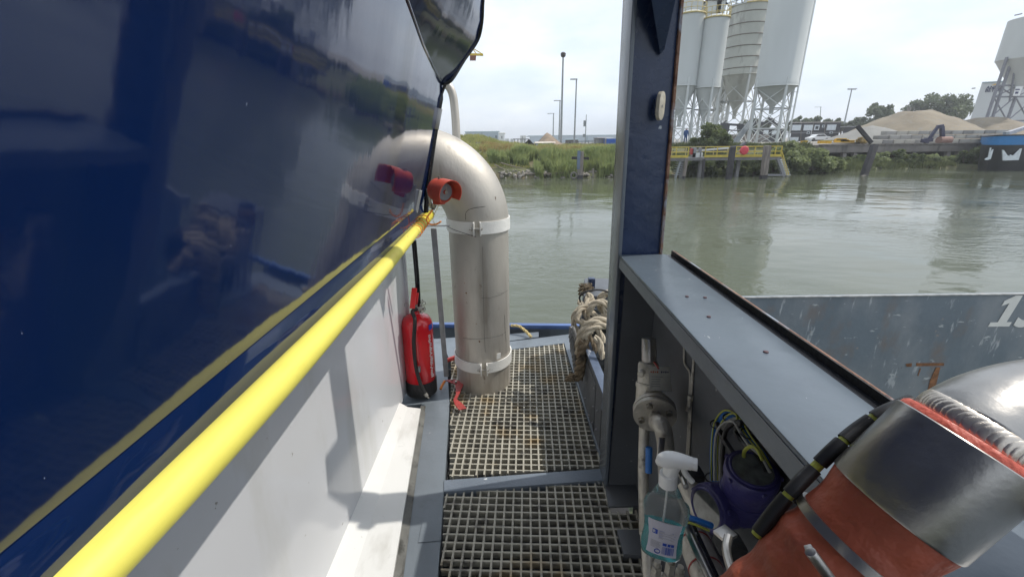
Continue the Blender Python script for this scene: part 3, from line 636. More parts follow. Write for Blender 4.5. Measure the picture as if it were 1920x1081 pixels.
b = B(); b.prism([(.4615, 1.80, D + .05), (.461, 1.86, D + .05), (.457, 1.86, D + .32), (.4575, 1.80, D + .32)], (-.003, 0, 0)); b.build('slot', void, lw)
bt = []
for yy, zz in ((2.04, .06), (2.04, .17), (2.04, .29), (2.14, .04), (2.27, .07), (2.27, .18), (2.27, .30), (1.93, .10), (1.93, .22), (2.4, .12), (2.4, .25)):
    b = B(); b.lathe((.455, yy, D + zz), (-1, 0, 0), [(0, .0075), (.006, .0075), (.009, .003)], 8); b.build('bolt_head', galv, lw)
# angled fender frame at the far corner
ff = thing('fender_frame', 'dark steel and rubber fender frame under the heap of mooring rope', 'fender', (.55, 2.75, D))
b = B(); b.hexa([(.44, 2.62, D - .1), (.74, 2.60, D - .1), (.80, 3.05, D - .1), (.52, 3.10, D - .1), (.475, 2.64, D + .62), (.74, 2.62, D + .62), (.80, 3.0, D + .62), (.545, 3.02, D + .62)]); b.build('steel_wedge', innerpaint, ff, bevel=.012)
b = B(); b.tube(arc((.62, 2.60, D + .28), .17, 0, 2 * math.pi, (1, 0, 0), (0, -.25, 1), 22)[:-1], .06, 12, closed=True); b.build('tyre', rubber, ff)
b = B(); b.box((.555, 2.80, D + .655), (.045, .045, .07)); b.build('blue_post', navy, ff, bevel=.003)
for k in range(4):
    b = B(); b.box((.56 + .05 * (k % 2), 2.60 - .012 * k, D + .40 + .062 * k), (.13, .025, .028), Matrix.Rotation(R(35 - 70 * (k % 2)), 3, 'Y')); b.build('cleat_link', deckpaint, ff, bevel=.006)

# ropes
def rope(name, label, pts, rr, m, pitch=9.0, parent=None, n=12):
    sp = smoothpath(pts, n); Ls = [0]
    for i in range(1, len(sp)): Ls.append(Ls[-1] + (sp[i] - sp[i - 1]).length)
    T = [(sp[min(i + 1, len(sp) - 1)] - sp[max(i - 1, 0)]).normalized() for i in range(len(sp))]
    u = T[0].orthogonal().normalized(); b = B(); us = []
    for t_ in T: u = (u - t_ * u.dot(t_)).normalized(); us.append(u)
    for k in range(3):
        hp = []
        for i, p in enumerate(sp):
            a = Ls[i] / (rr * pitch) * 2 * math.pi + k * 2 * math.pi / 3
            hp.append(p + (us[i] * math.cos(a) + T[i].cross(us[i]) * math.sin(a)) * rr * .50)
        b.tube(hp, rr * .56, 7)
    o = b.build(name, m, parent); 
    if label: tag(o, label, 'rope')
    return o
def Q(px, py, y): return P(px, py, y=y)
rope('mooring_rope', 'thick beige rope looped over the near front of the rope heap', [Q(1143, 606, 2.36), Q(1128, 600, 2.34), Q(1108, 604, 2.33), Q(1092, 620, 2.33), Q(1086, 640, 2.33), Q(1084, 662, 2.33)], .024, rope_m)
rope('mooring_rope', 'beige rope bent double beside the column, ends hanging by the cap rail', [Q(1143, 612, 2.33), Q(1122, 610, 2.31), Q(1104, 620, 2.30), Q(1095, 634, 2.30)], .022, rope_m)
rope('mooring_rope', 'upper pale rope arching over the top of the heap', [Q(1146, 577, 2.44), Q(1132, 567, 2.42), Q(1116, 568, 2.42), Q(1106, 580, 2.42), Q(1104, 590, 2.43)], .020, rope_m)
rope('mooring_rope', 'fat white rope loop at the top right of the heap touching the column', [Q(1150, 586, 2.5), Q(1140, 592, 2.5), Q(1128, 578, 2.5), Q(1126, 560, 2.5), Q(1136, 550, 2.5), Q(1148, 556, 2.5), Q(1154, 568, 2.5)], .024, rope_m)
rope('mooring_rope', 'long pale rope running down the left face of the heap', [Q(1102, 556, 2.55), Q(1100, 572, 2.48), Q(1088, 580, 2.45), Q(1083, 598, 2.42), Q(1092, 604, 2.40), Q(1106, 606, 2.38)], .019, rope_m)
rope('mooring_rope', 'pale rope strand slanting down the middle of the heap', [Q(1086, 565, 2.56), Q(1094, 575, 2.50), Q(1100, 592, 2.44), Q(1108, 604, 2.40)], .019, rope_m)
rope('mooring_rope', 'rope end drooping behind the cap rail next to the column', [Q(1114, 632, 2.2), Q(1124, 640, 2.18), Q(1127, 655, 2.16), Q(1131, 672, 2.14)], .019, rope_m)
rope('mooring_rope', 'short thick rope bight under the knot in front of the tyre', [Q(1116, 612, 2.33), Q(1124, 622, 2.3), Q(1130, 634, 2.28), Q(1131, 642, 2.27)], .018, rope_m)
rope('knotted_rope', 'thick brown plaited rope tail hanging down to the grating edge', [Q(1096, 636, 2.30), Q(1093, 650, 2.30), Q(1090, 668, 2.30), Q(1088, 684, 2.31), Q(1086, 700, 2.32), Q(1083, 710, 2.32)], .032, rope_d, pitch=4.5)
rope('mooring_rope', 'pale rope dropping from the black hose to the middle of the heap', [Q(1101, 550, 2.56), Q(1110, 560, 2.52), Q(1103, 573, 2.48), Q(1112, 588, 2.44), Q(1124, 594, 2.42), Q(1146, 590, 2.42)], .018, rope_m)
rope('mooring_rope', 'loose beige loop bulging from the left side of the heap', [Q(1090, 575, 2.50), Q(1078, 588, 2.47), Q(1076, 606, 2.44), Q(1084, 622, 2.42), Q(1098, 628, 2.40), Q(1110, 620, 2.38)], .018, rope_m)
rope('mooring_rope', 'dirty rope bight lying low on the right of the brown plait', [Q(1104, 628, 2.30), Q(1112, 642, 2.28), Q(1116, 655, 2.26), Q(1108, 662, 2.27), Q(1099, 650, 2.29)], .016, rope_d)
b = B(); random.seed(11); base = Q(1084, 708, 2.31)
for k in range(46):
    e = Q(1060 + random.uniform(-2, 10), 708 + random.uniform(-3, 8), 2.30); md = base.lerp(e, .5) + Vector((random.uniform(-.02, .02), random.uniform(-.02, .02), random.uniform(-.01, .03)))
    b.tube(smoothpath([base + Vector((random.uniform(-.02, .02), 0, random.uniform(-.02, .02))), md, e], 3), .0035, 5)
tag(b.build('frayed_rope_end', rope_d), 'frayed dark rope end splayed on the kerb beside the grating', 'rope')
rope('grey_rope', 'thin grey rope hanging down the left side of the heap', [Q(1071, 612, 2.42), Q(1070, 630, 2.40), Q(1073, 650, 2.38), Q(1077, 680, 2.36), Q(1080, 704, 2.34)], .013, rope_g, pitch=6)
rope('grey_rope', 'second thin grey rope just right of the first, nearer the brown plait', [Q(1073, 612, 2.38), Q(1078, 628, 2.37), Q(1081, 645, 2.36), Q(1083, 660, 2.35)], .013, rope_g, pitch=6)
b = B(); b.tube(smoothpath([Q(1088, 566, 2.5), Q(1087, 556, 2.5), Q(1096, 548, 2.48), Q(1118, 543, 2.48), Q(1138, 546, 2.48), Q(1150, 556, 2.48)], 7), .006, 8)
tag(b.build('black_hose', rubber), 'thin black hose curving over the top of the rope heap', 'hose')
b = B(); random.seed(5)
for k in range(16):
    c = Q(1098, 543, 2.72); b.tube(smoothpath([c + Vector((random.uniform(-.05, .05), random.uniform(-.03, .03), random.uniform(-.045, .045))) for _ in range(5)], 4), .0035, 5)
tag(b.build('twine_bundle', rope_d), 'small tan twine bundle tied to the blue post on top of the heap', 'rope')
rope('deck_rope', 'thin tan rope lying over the far blue rail right of the fat pipe', [P(958, 610, z=D + .07), P(972, 611, z=D + .075), P(984, 619, z=D + .05), P(996, 631, z=D + .02)], .013, rope_y)

# ================================================================== valve and pipework under the ledge
XV = .50
def V(px, py, x=XV): return P(px, py, x=x)
def VZ(px, py, dz=0.): return P(px, py, zc=1.50 + dz)
vl = thing('relief_valve', 'cast steel relief valve with bolted round flange beside the column', 'valve', V(1222, 780))
k = 13.5 * 1.5 / F
b = B(); b.cyl(VZ(1217, 634), VZ(1217, 684), k, n=28); b.build('spindle', brushed, vl, bevel=.0015)
b = B(); b.tube([VZ(1217, 678), VZ(1217, 681), VZ(1216, 685), VZ(1215, 716), VZ(1215, 718), VZ(1214, 724), VZ(1214, 728), VZ(1211, 772)], [k * 1.1, k * 1.35, k * 1.42, k * 1.42, k * 1.62, k * 1.62, k * 1.5, k * 1.5], 32); b.build('bonnet', castmetal, vl)
b = B(); c = VZ(1202, 700, -.045); b.lathe(c, (-.45, -.85, 0), [(-.014, .012), (.004, .012), (.007, .008)], 16); b.build('side_plug', castmetal, vl)
fc = VZ(1228, 779, -.06); fa = Vector((-.22, -.93, -.12)).normalized(); fr = .0715
b = B(); b.lathe(fc, fa, [(-.034, fr), (-.020, fr), (-.020, fr * .93), (-.016, fr * .93), (-.016, fr), (.0, fr), (.0, .02)], 44); fl = b.build('flange', castmetal, vl, bevel=.0008)
su = fa.cross(Vector((0, 0, 1))).normalized(); sv = su.cross(fa)
for i in range(4):
    a = R(62 + 90 * i); c = fc + (su * math.cos(a) + sv * math.sin(a)) * fr * .68
    b = B(); b.lathe(c, fa, [(0, .0115), (.010, .0115), (.012, .009)], 6); b.build('flange_bolt', bolt_m, fl)
b = B(); b.tube(smoothpath([fc, fc + fa * .03, VZ(1240, 797, -.16), VZ(1247, 825, -.15), VZ(1249, 865, -.12), VZ(1252, 940, -.08)], 7), [.021] * 9 + [.027] * 27, 24); b.build('outlet_bend', castmetal, vl)
b = B(); b.tube([VZ(1208, 800), VZ(1206, 880), VZ(1208, 1000)], .018, 18); b.build('inlet_pipe', castmetal, vl)
b = B(); b.lathe(fc - fa * .034, -fa, [(0, fr * .92), (.02, fr * .85), (.07, fr * .5)], 28); b.build('valve_body', castmetal, vl)
tgp = [VZ(1217, 686, -.07), VZ(1256, 687, -.04), VZ(1260, 733, -.04), VZ(1218, 731, -.07)]
b = B(); b.prism(tgp, (-.001, -.0015, 0)); tg = b.build('paper_tag', cream, vl)
tgr = (tgp[1] - tgp[0]); tgd = (tgp[3] - tgp[0]); off = Vector((-.0018, -.0024, 0))
for i in range(9):
    if i == 4: continue
    p = tgp[0] + tgr * (.08 + .10 * i) + tgd * .22 + off; b = B(); b.bar(p, p + tgr * .06, .001, .006 if i % 2 else .004, tgd.normalized()); b.build('print_mark', inkorange if i < 4 else ink, tg)
for j in range(5):
    p = tgp[0] + tgr * .12 + tgd * (.42 + .1 * j) + off; b = B(); b.bar(p, p + tgr * (.7 if j % 2 else .55), .0008, .0012, tgd.normalized()); b.build('print_line', galv, tg)
b = B(); b.tube(smoothpath([VZ(1228, 656, -.06), VZ(1229, 668, -.065), VZ(1226, 680, -.07), VZ(1234, 690, -.08)], 4), .0009, 5); b.build('seal_wire', bolt_m, vl)
b = B(); b.tube(smoothpath([VZ(1226, 678, -.08), VZ(1231, 684, -.085), VZ(1235, 691, -.085)], 3), .003, 6); b.build('red_seal', redold, vl)
b = B(); b.tube([VZ(1217, 838, -.05), VZ(1216, 885, -.05)], .0115, 12); tag(b.build('blue_hose', cblue), 'short bright blue sleeve on the pipe left of the valve outlet', 'hose')
# lever handle behind the bottle trigger
b = B(); b.bar(VZ(1241, 820, -.20), VZ(1236, 868, -.20), .008, .02, (1, 0, 0)); tag(b.build('valve_handle', brushed, bevel=.002), 'flat bright lever handle on the valve outlet pipe', 'handle')
# two thin instrument tubes with a union
tb = thing('instrument_tubes', 'pair of thin steel tubes with a union running down the dark inner wall', 'tube', V(1288, 880, .58))
b = B(); b.tube(smoothpath([V(1283, 636, .585), V(1283, 676, .585), V(1288, 688, .585), V(1294, 700, .585), V(1293, 740, .585), V(1291, 800, .585), V(1286, 885, .585)], 5), .0042, 8); b.build('tube_run', castmetal, tb)
b = B(); b.tube(smoothpath([V(1302, 658, .585), V(1299, 700, .585), V(1296, 745, .585), V(1294, 800, .585), V(1289, 885, .585)], 5), .0042, 8); b.build('tube_run', castmetal, tb)
b = B(); c = V(1293, 755, .58); b.cyl(c + Vector((0, 0, .028)), c + Vector((0, 0, .012)), .0095, n=6); b.cyl(c + Vector((0, 0, .010)), c + Vector((0, 0, -.012)), .0075, n=12); b.cyl(c + Vector((0, 0, -.014)), c + Vector((0, 0, -.03)), .0095, n=6); b.build('union_nut', castmetal, tb)

# cable loop on the wall
cb = thing('cable_loop', 'loop of blue, grey and striped cables arching on the inner wall above the purple housings', 'cable', V(1345, 880, .57))
base_path = [(1337, 900), (1337, 840), (1342, 800), (1356, 780), (1372, 778), (1388, 795), (1405, 822), (1428, 850), (1445, 880)]
specs = [(cblue, 'blue_cable', 0, 0, .0085), (cblue, 'blue_cable', 7, 5, .0065), (cgrey, 'grey_cable', 14, 9, .0065), (cyg, 'striped_cable', -3, -8, .0022), (cyg, 'striped_cable', 8, -2, .0022), (cblack, 'black_cable', 18, 14, .006), (cgrey, 'grey_cable', 3, 12, .0035)]
for i, (m_, nm, dx, dy, rr) in enumerate(specs):
    pp = []
    for j, (px, py) in enumerate(base_path):
        s = min(1, j / 3); e_ = 1 if j < 5 else -.5
        pp.append(V(px + dx * e_ * (1 if j < 6 else .7), py + dy * (s if j < 7 else .4), .57 - .004 * i))
    B_ = B(); B_.tube(smoothpath(pp, 6), rr, 10); B_.build(nm, m_, cb)
b = B(); b.tube(smoothpath([V(1344, 793, .555), V(1353, 815, .552), V(1368, 840, .55), V(1388, 870, .548)], 8), .0075, 8); b.build('spiral_wrap', cblack, cb)
b = B(); b.tube(smoothpath([V(1394, 862, .52), V(1396, 845, .52), V(1408, 836, .52), V(1420, 842, .52), V(1430, 862, .52)], 6), .004, 8); b.build('striped_cable', cyg, cb)
for px, py in ((1346, 795), (1371, 783), (1405, 812), (1400, 822), (1336, 895)):
    b = B(); b.tube(arc(V(px, py, .562), .019, 0, 2 * math.pi, (0, 1, 0), (1, 0, .2), 14)[:-1], .0020, 6, closed=True); b.build('cable_tie', cblack, cb)

# purple instrument housings
def drum(p0, axis, r_, ln, label, name='instrument_housing'):
    t = thing(name, label, 'instrument', p0)
    ax = Vector(axis).normalized(); b = B()
    b.lathe(p0, ax, [(-.002, r_ * .80), (0, r_ * .96), (.006, r_), (.020, r_), (.022, r_ * .93), (ln * .55, r_ * .93), (ln * .56, r_ * .98), (ln * .66, r_ * .98), (ln * .67, r_ * .9), (ln, r_ * .9), (ln + .008, r_ * .75)], 40)
    b.build('case', purple, t)
    b = B(); b.lathe(p0, ax, [(-.0035, r_ * .74), (.001, r_ * .74)], 32); b.build('cover_glass', glassy, t)
    b = B(); b.tube(arc(p0 - ax * .002, r_ * .80, 0, 2 * math.pi, ax.orthogonal().normalized(), ax.cross(ax.orthogonal().normalized()), 30)[:-1], .0035, 8, closed=True); b.build('bezel', purple, t)
    u = ax.orthogonal().normalized(); v = ax.cross(u)
    for i in range(5):
        a = 2 * math.pi * i / 5 + .5; b = B(); b.lathe(p0 + ax * .010 + (u * math.cos(a) + v * math.sin(a)) * r_ * .98, (u * math.cos(a) + v * math.sin(a)), [(0, .006), (.006, .005), (.0065, .002)], 8); b.build('lug', purple, t)
    return t
d1 = P(1326, 953, zc=.98); drum(d1, (.93, .30, -.12), .055, .15, 'nearer purple round housing with dial, right of the spray bottle')
d2 = P(1411, 880, zc=.93); t2 = drum(d2, (.06, .16, -1), .056, .13, 'second purple round housing, open end up under the cable loop')
b = B(); b.cyl(P(1372, 945, zc=1.0), P(1400, 925, zc=.96), .036, n=24); b.build('neck', purple, t2)
b = B(); b.tube(smoothpath([P(1277, 966, zc=.93), P(1300, 972, zc=.92), P(1335, 985, zc=.92)], 4), .0065, 8); tag(b.build('blue_lead', cblue), 'short blue lead crossing the steel tube below the dial housing', 'cable')
b = B(); b.tube(smoothpath([P(1280, 976, zc=.92), P(1302, 982, zc=.91), P(1330, 994, zc=.91)], 4), .0026, 8); tag(b.build('striped_lead', cyg), 'thin yellow green lead just under the short blue lead', 'cable')

# stainless pipework at the bottom
pw = thing('stainless_pipework', 'cluster of stainless pipes and round filter at the bottom edge', 'pipework', P(1290, 1040, zc=1.1))
b = B(); b.tube([P(1246, 893, zc=1.05), P(1310, 1035, zc=.88), P(1345, 1110, zc=.80)], .0095, 14); b.build('long_tube', brushed, pw)
b = B(); b.tube([P(1252, 890, zc=1.07), P(1318, 1035, zc=.90), P(1352, 1110, zc=.82)], .0105, 14); b.build('dark_tube', blackpaint, pw)
b = B(); ca, cb_ = P(1298, 1005, zc=1.02), P(1340, 1110, zc=.88); b.tube([ca - (cb_ - ca) * .06, ca, cb_], [.026, .036, .036], 30); b.build('filter_body', castmetal, pw)
for s in (.14, .62):
    b = B(); c = ca.lerp(cb_, s); b.tube([c, c + (cb_ - ca).normalized() * .004], .0372, 30); b.build('filter_band', redold, pw)
b = B(); b.tube([P(1318, 992, zc=1.06), P(1342, 1040, zc=1.0), P(1375, 1110, zc=.92)], .026, 24); b.build('second_pipe', brushed, pw)
b = B(); b.tube([P(1288, 905, zc=1.2), P(1330, 985, zc=1.12), P(1345, 1020, zc=1.08)], .030, 24); b.build('rear_pipe', castmetal, pw)
for i, (px, py, l) in enumerate(((1258, 1052, 50), (1232, 1060, 55), (1240, 1085, 40), (1275, 1070, 40))):
    b = B(); c = P(px, py, zc=1.06 + .03 * i); b.cyl(c, c + Vector((.0, 0, -.035)), .013, n=6); b.cyl(c + Vector((0, 0, .018)), c + Vector((0, 0, -.12)), .008, n=12); b.lathe(c + Vector((0, 0, -.045)), (0, 0, -1), [(0, .012), (.012, .015), (.02, .012)], 12); b.build('fitting', castmetal, pw)
b = B(); b.cyl(P(1213, 1000, zc=1.25), P(1222, 1110, zc=1.15), .02, n=18); b.build('vertical_pipe', castmetal, pw)
b = B(); b.cyl(P(1276, 885, zc=1.12), P(1286, 912, zc=1.05), .007, n=10); b.bar(P(1270, 875, zc=1.11), P(1280, 895, zc=1.09), .014, .006); b.build('small_valve', brushed, pw)
b = B(); b.box(P(1300, 890, zc=1.2), (.05, .05, .04)); b.build('black_block', rubber, pw, bevel=.012)

# black bracket on the lower grating
b = B(); q = [P0(1157, 991, .02), P0(1205, 992, .02), P0(1222, 1040, .02), P0(1170, 1037, .02)]; b.prism([Vector((v.x, v.y, D + .02)) for v in q], (0, 0, -.045)); b.build('x', innerpaint, None, bevel=.002)
o = bpy.data.objects[-1] if False else b; 
for ob in list(COL.objects):
    if ob.name == 'x': ob.name = 'step_bracket'; ob.data.name = 'step_bracket'; tag(ob, 'flat dark bracket plate lying on the grating beside the spray bottle', 'bracket')

# ================================================================== spray bottle
ZB = .93
bb = P(1238, 1032, zc=ZB); bottle = thing('spray_bottle', 'half full turquoise cleaning spray bottle with white trigger head', 'spray bottle', bb)
Hh = P(1238, 868, y=bb.y).z - bb.z
clear = bpy.data.materials.new('clear plastic'); clear.use_nodes = True; cb2 = clear.node_tree.nodes['Principled BSDF']
cb2.inputs['Base Color'].default_value = (.93, .96, .96, 1); cb2.inputs['Roughness'].default_value = .12; cb2.inputs['Transmission Weight'].default_value = .93; cb2.inputs['IOR'].default_value = 1.12
_n = clear.node_tree.nodes.new('ShaderNodeTexNoise'); _n.inputs['Scale'].default_value = 40; _b = clear.node_tree.nodes.new('ShaderNodeBump'); _b.inputs['Distance'].default_value = .0006; clear.node_tree.links.new(_n.outputs[0], _b.inputs['Height']); clear.node_tree.links.new(_b.outputs[0], cb2.inputs['Normal'])
liquid = mat('turquoise liquid', (.10, .55, .58), .08, var=.15, scale=20, trans=.55, ior=1.2)
bw_ = (P(1279, 1000, zc=ZB) - P(1200, 1000, zc=ZB)).length / 2; bd = bw_ * .62
fr_ = Vector((.93, -.36, 0)).normalized(); sd_ = Vector((.36, .93, 0)).normalized()    # width and depth directions
def loft(prof, m_, nm, par, n=32, sc=1.0):
    vs = []
    for h, wx_, dx_, ox in prof:
        for k in range(n):
            a = 2 * math.pi * k / n; ca, sa = math.cos(a), math.sin(a)
            e = .75; cx_ = math.copysign(abs(ca) ** e, ca); sx_ = math.copysign(abs(sa) ** e, sa)
            vs.append(bb + Vector((0, 0, 1)) * h * Hh + fr_ * (cx_ * wx_ * bw_ * sc + ox * bw_) + sd_ * sx_ * dx_ * bd * sc)
    m2 = len(prof); b = B(); b.add(vs, [(i * n + k, i * n + (k + 1) % n, (i + 1) * n + (k + 1) % n, (i + 1) * n + k) for i in range(m2 - 1) for k in range(n)] + [tuple(range(n - 1, -1, -1)), tuple(range((m2 - 1) * n, m2 * n))])
    return b.build(nm, m_, par, angle=50)
body = [(0, .80, .80, 0), (.02, .90, .92, 0), (.10, .93, 1, 0), (.22, .86, .95, 0), (.36, .88, .96, 0), (.46, .97, 1.0, 0), (.52, 1.0, 1.0, 0), (.55, .97, .98, 0), (.58, .80, .85, -.02), (.66, .60, .70, -.04), (.74, .44, .52, -.06), (.79, .36, .42, -.08)]
loft(body, clear, 'bottle_shell', bottle)
loft([(.008, .76, .76, 0), (.03, .86, .88, 0), (.10, .89, .95, 0), (.22, .82, .9, 0), (.33, .83, .9, 0)], liquid, 'liquid', bottle, sc=.97)
# label on the face toward the camera
lb = B(); fn = -sd_; nl = 12; vs = []
for j, (h, wv) in enumerate(((.09, .66), (.18, .62), (.30, .62), (.42, .70), (.47, .72))):
    for i in range(nl + 1):
        s = -1 + 2 * i / nl; base = bb + Vector((0, 0, 1)) * h * Hh + fr_ * (s * wv * bw_ + .0 * bw_) + fn * (bd * (1.02 - .28 * abs(s * .8) ** 2.5) + .001)
        vs.append(base)
lb.add(vs, [(j * (nl + 1) + i, j * (nl + 1) + i + 1, (j + 1) * (nl + 1) + i + 1, (j + 1) * (nl + 1) + i) for j in range(4) for i in range(nl)])
labo = lb.build('label', mat('lilac label', (.55, .54, .62), .5, var=.05, scale=8, spots=[((.66, .60, .46), 1.2, .9, .1, (1, 1, 1))]), bottle)
def lab_rect(s0, s1, h0, h1, m_, nm, lift=.0018):
    b = B(); q = []
    for s, h in ((s0, h0), (s1, h0), (s1, h1), (s0, h1)):
        q.append(bb + Vector((0, 0, 1)) * h * Hh + fr_ * (s * .62 * bw_ + .0 * bw_) + fn * (bd * (1.02 - .28 * abs(s * .8) ** 2.5) + lift))
    b.add(q, [(0, 1, 2, 3)]); return b.build(nm, m_, labo)
lab_rect(-.95, .95, .385, .465, cream, 'label_top_band')
lab_rect(-.78, -.42, .325, .375, inkblue, 'label_logo')
random.seed(9)
for k in range(9): lab_rect(-.32, .55 + .3 * random.random(), .372 - .0105 * k, .3695 - .0105 * k, inkblue if k % 3 == 0 else galv, 'label_text_line')
for k in range(7): lab_rect(-.82, -.25 + .2 * random.random(), .245 - .012 * k, .242 - .012 * k, galv, 'label_text_line')
for k in range(14): 
    s0 = .02 + .058 * k; lab_rect(s0, s0 + random.choice((.018, .03, .04)), .118, .205, inkblue, 'barcode_bar')
lab_rect(.02, .30, .215, .245, inkblue, 'pictogram', .0017); lab_rect(.36, .56, .215, .245, inkblue, 'pictogram', .0017); lab_rect(.60, .80, .215, .245, inkblue, 'pictogram', .0017)
b = B(); cc_ = bb + Vector((0, 0, 1)) * .135 * Hh + fr_ * (-.18 * bw_) + fn * (bd * 1.0 + .002)
b.tube(arc(cc_, .0055, 0, 2 * math.pi, fr_, (0, 0, 1), 12)[:-1], .0009, 5, closed=True); b.build('recycle_mark', inkblue, labo)
text_mesh('label_letters', 'RZ', inkwhite, labo, bb + Vector((0, 0, 1)) * .336 * Hh + fr_ * (-.76 * .62 * bw_ + .0 * bw_) + fn * (bd * 1.0 + .0005), fr_, (0, 0, 1), .007, bold=.02, depth=.0004)
# white trigger head
hd = bb + Vector((0, 0, 1)) * Hh * .78 + fr_ * (-.08 * bw_)
whitepl = mat('white plastic', (.80, .80, .79), .35, var=.01)
b = B(); b.lathe(hd - Vector((0, 0, .004)), (-.05, 0, 1), [(0, .0155), (.002, .0185), (.030, .0175), (.032, .015)], 28); b.build('collar', whitepl, bottle)
HS = .86
def V3(a, z): return hd + fr_ * a * HS + Vector((0, 0, z * HS))
b = B(); b.tube(smoothpath([V3(-.030, .052), V3(-.016, .064), V3(.004, .070), V3(.024, .072), V3(.044, .072)], 5), [.006, .008, .0105, .013, .0145, .0155, .0165, .0172, .0175, .0175, .0175, .017, .0165, .016, .0155, .015, .0145, .014, .0135, .013, .013], 20); b.build('head', whitepl, bottle)
b = B(); b.tube([V3(0, .02), V3(.004, .045), V3(.008, .066)], [.0165, .014, .016], 20); b.build('neck', whitepl, bottle)
b = B(); b.cyl(V3(.044, .072), V3(.056, .073), .0125, n=8); b.build('nozzle', whitepl, bottle, bevel=.001)
b = B(); b.tube(smoothpath([V3(.026, .062), V3(.032, .045), V3(.042, .032), V3(.052, .022)], 5), [.006] * 10 + [.0055] * 6, 10); b.build('trigger', whitepl, bottle)
b = B(); b.tube([V3(0, 0), V3(.002, -.16)], .0022, 8); b.build('dip_tube', whitepl, bottle)

# ================================================================== lagged pipe in the foreground
lag = thing('lagged_pipe', 'fat red brown lagged pipe with steel sleeve crossing the lower right corner', 'pipe', P(1700, 960, zc=.42))
c_s = P(1676, 953, zc=.430); c_e = P(1812, 830, zc=.408)
axp = (c_e - c_s).normalized(); c0 = P(1548, 1068, zc=.452); c00 = P(1400, 1200, zc=.475)
Rs = .0600
b = B(); lpth = smoothpath([c00, c0.lerp(c00, .5), c0, c0.lerp(c_s, .5), c_s + axp * .03], 10)
lr = [Rs * .93 + .0012 * math.sin(i * .9) + .0012 * math.sin(i * .37) for i in range(len(lpth))]
vs0 = len(b.v); b.tube(lpth, lr, 56)
for v in b.v:
    pass
b.build('lagging', lagging, lag)
b = B(); b.tube([c_s, c_s + axp * .002, c_e - axp * .001, c_e], [Rs * .985, Rs, Rs * .985, Rs * .965], 72); b.build('steel_sleeve', brushed, lag)
b = B(); b.tube([c_e - axp * .0005, c_e + axp * .004, c_e + axp * .007], [Rs * .955, Rs * .94, Rs * .89], 64); b.build('red_seal', redseal, lag)
# weld: overlapping crescent beads round the pipe
e1 = c_e + axp * .014; u = axp.orthogonal().normalized(); v = axp.cross(u)
b = B(); rp = Rs * .82
for i in range(52):
    a = 2 * math.pi * i / 52; c = e1 + (u * math.cos(a) + v * math.sin(a)) * rp
    rad = (u * math.cos(a) + v * math.sin(a)); tn = axp.cross(rad)
    b.lathe(c - rad * .004 - tn * .001 * (i % 2), (rad + tn * .14), [(0, .0125), (.0014, .0118), (.0025, .009), (.0030, .005), (.0031, .001)], 16)
b.build('weld_bead', weldm, lag, angle=60)
b = B(); bend = smoothpath([c_e + axp * .004, P(1838, 806, zc=.409), P(1880, 786, zc=.412), P(1940, 768, zc=.42), P(2020, 758, zc=.43), P(2120, 770, zc=.45)], 8)
b.tube(bend, [Rs * .80] + [Rs * .81] * (len(bend) - 1), 64); b.build('steel_elbow', brushed, lag, angle=60)
# hose clamp
hc = c0.lerp(c_s, .38); ha = (c_s - c0).normalized(); b = B()
b.tube([hc, hc + ha * .0105], Rs * .93 + .0030, 64); b.build('hose_clamp', brushed, lag)
hs = P(1522, 1035, zc=.36 ); b = B(); b.bar(P(1517, 1030, zc=.388), P(1560, 1092, zc=.392), .012, .007, (0, 0, 1)); b.cyl(P(1519, 1033, zc=.384), P(1575, 1110, zc=.388), .0050, n=14); b.build('clamp_screw_housing', brushed, lag, bevel=.001)
# black wrapped cable with yellow green patches along its left side
cbp = [P(1710, 752, zc=.47), P(1660, 772, zc=.47), P(1610, 803, zc=.475), P(1568, 838, zc=.475), P(1527, 878, zc=.48), P(1490, 915, zc=.48), P(1452, 958, zc=.485), P(1418, 1003, zc=.49)]
cw = thing('wrapped_cable', 'black taped cable bundle with yellow green bits along the lagged pipe', 'cable', cbp[3])
b = B(); b.tube(smoothpath(cbp, 8), .0058, 14); b.build('core', cyg, cw)
for i in range(3):
    b = B(); q = smoothpath(cbp, 8)
    b.tube([p + Vector((.0018 * math.cos(i * 2.1), 0, .0018 * math.sin(i * 2.1))) for p in q], .0045, 8); b.build('inner_wire', (cgreen, cyg, cblack)[i], cw)
sp = smoothpath(cbp, 8)
for s0, s1 in ((0, 11), (12, 21), (22, 30), (32, 42), (43, 55)):
    b = B(); b.tube(sp[s0:s1 + 1], .0078, 14); b.build('tape_wrap', cblack, cw)
# black connector with steel clip left of the clamp
cn = thing('pipe_clip', 'black rubber clip with bright steel tab strapping the lagged pipe', 'clip', P(1360, 1010, zc=.7))
b = B(); b.box(P(1368, 1020, zc=.72), (.038, .04, .035), Matrix.Rotation(.5, 3, 'Y')); b.build('rubber_block', rubber, cn, bevel=.008)
b = B(); b.bar(P(1348, 990, zc=.66), P(1372, 1010, zc=.64), .026, .006); b.build('steel_tab', brushed, cn, bevel=.001)
b = B(); b.tube(smoothpath([P(1366, 1005, zc=.62), P(1362, 1030, zc=.6), P(1372, 1070, zc=.56), P(1392, 1110, zc=.52)], 5), .006, 10); b.build('steel_strap', brushed, cn)

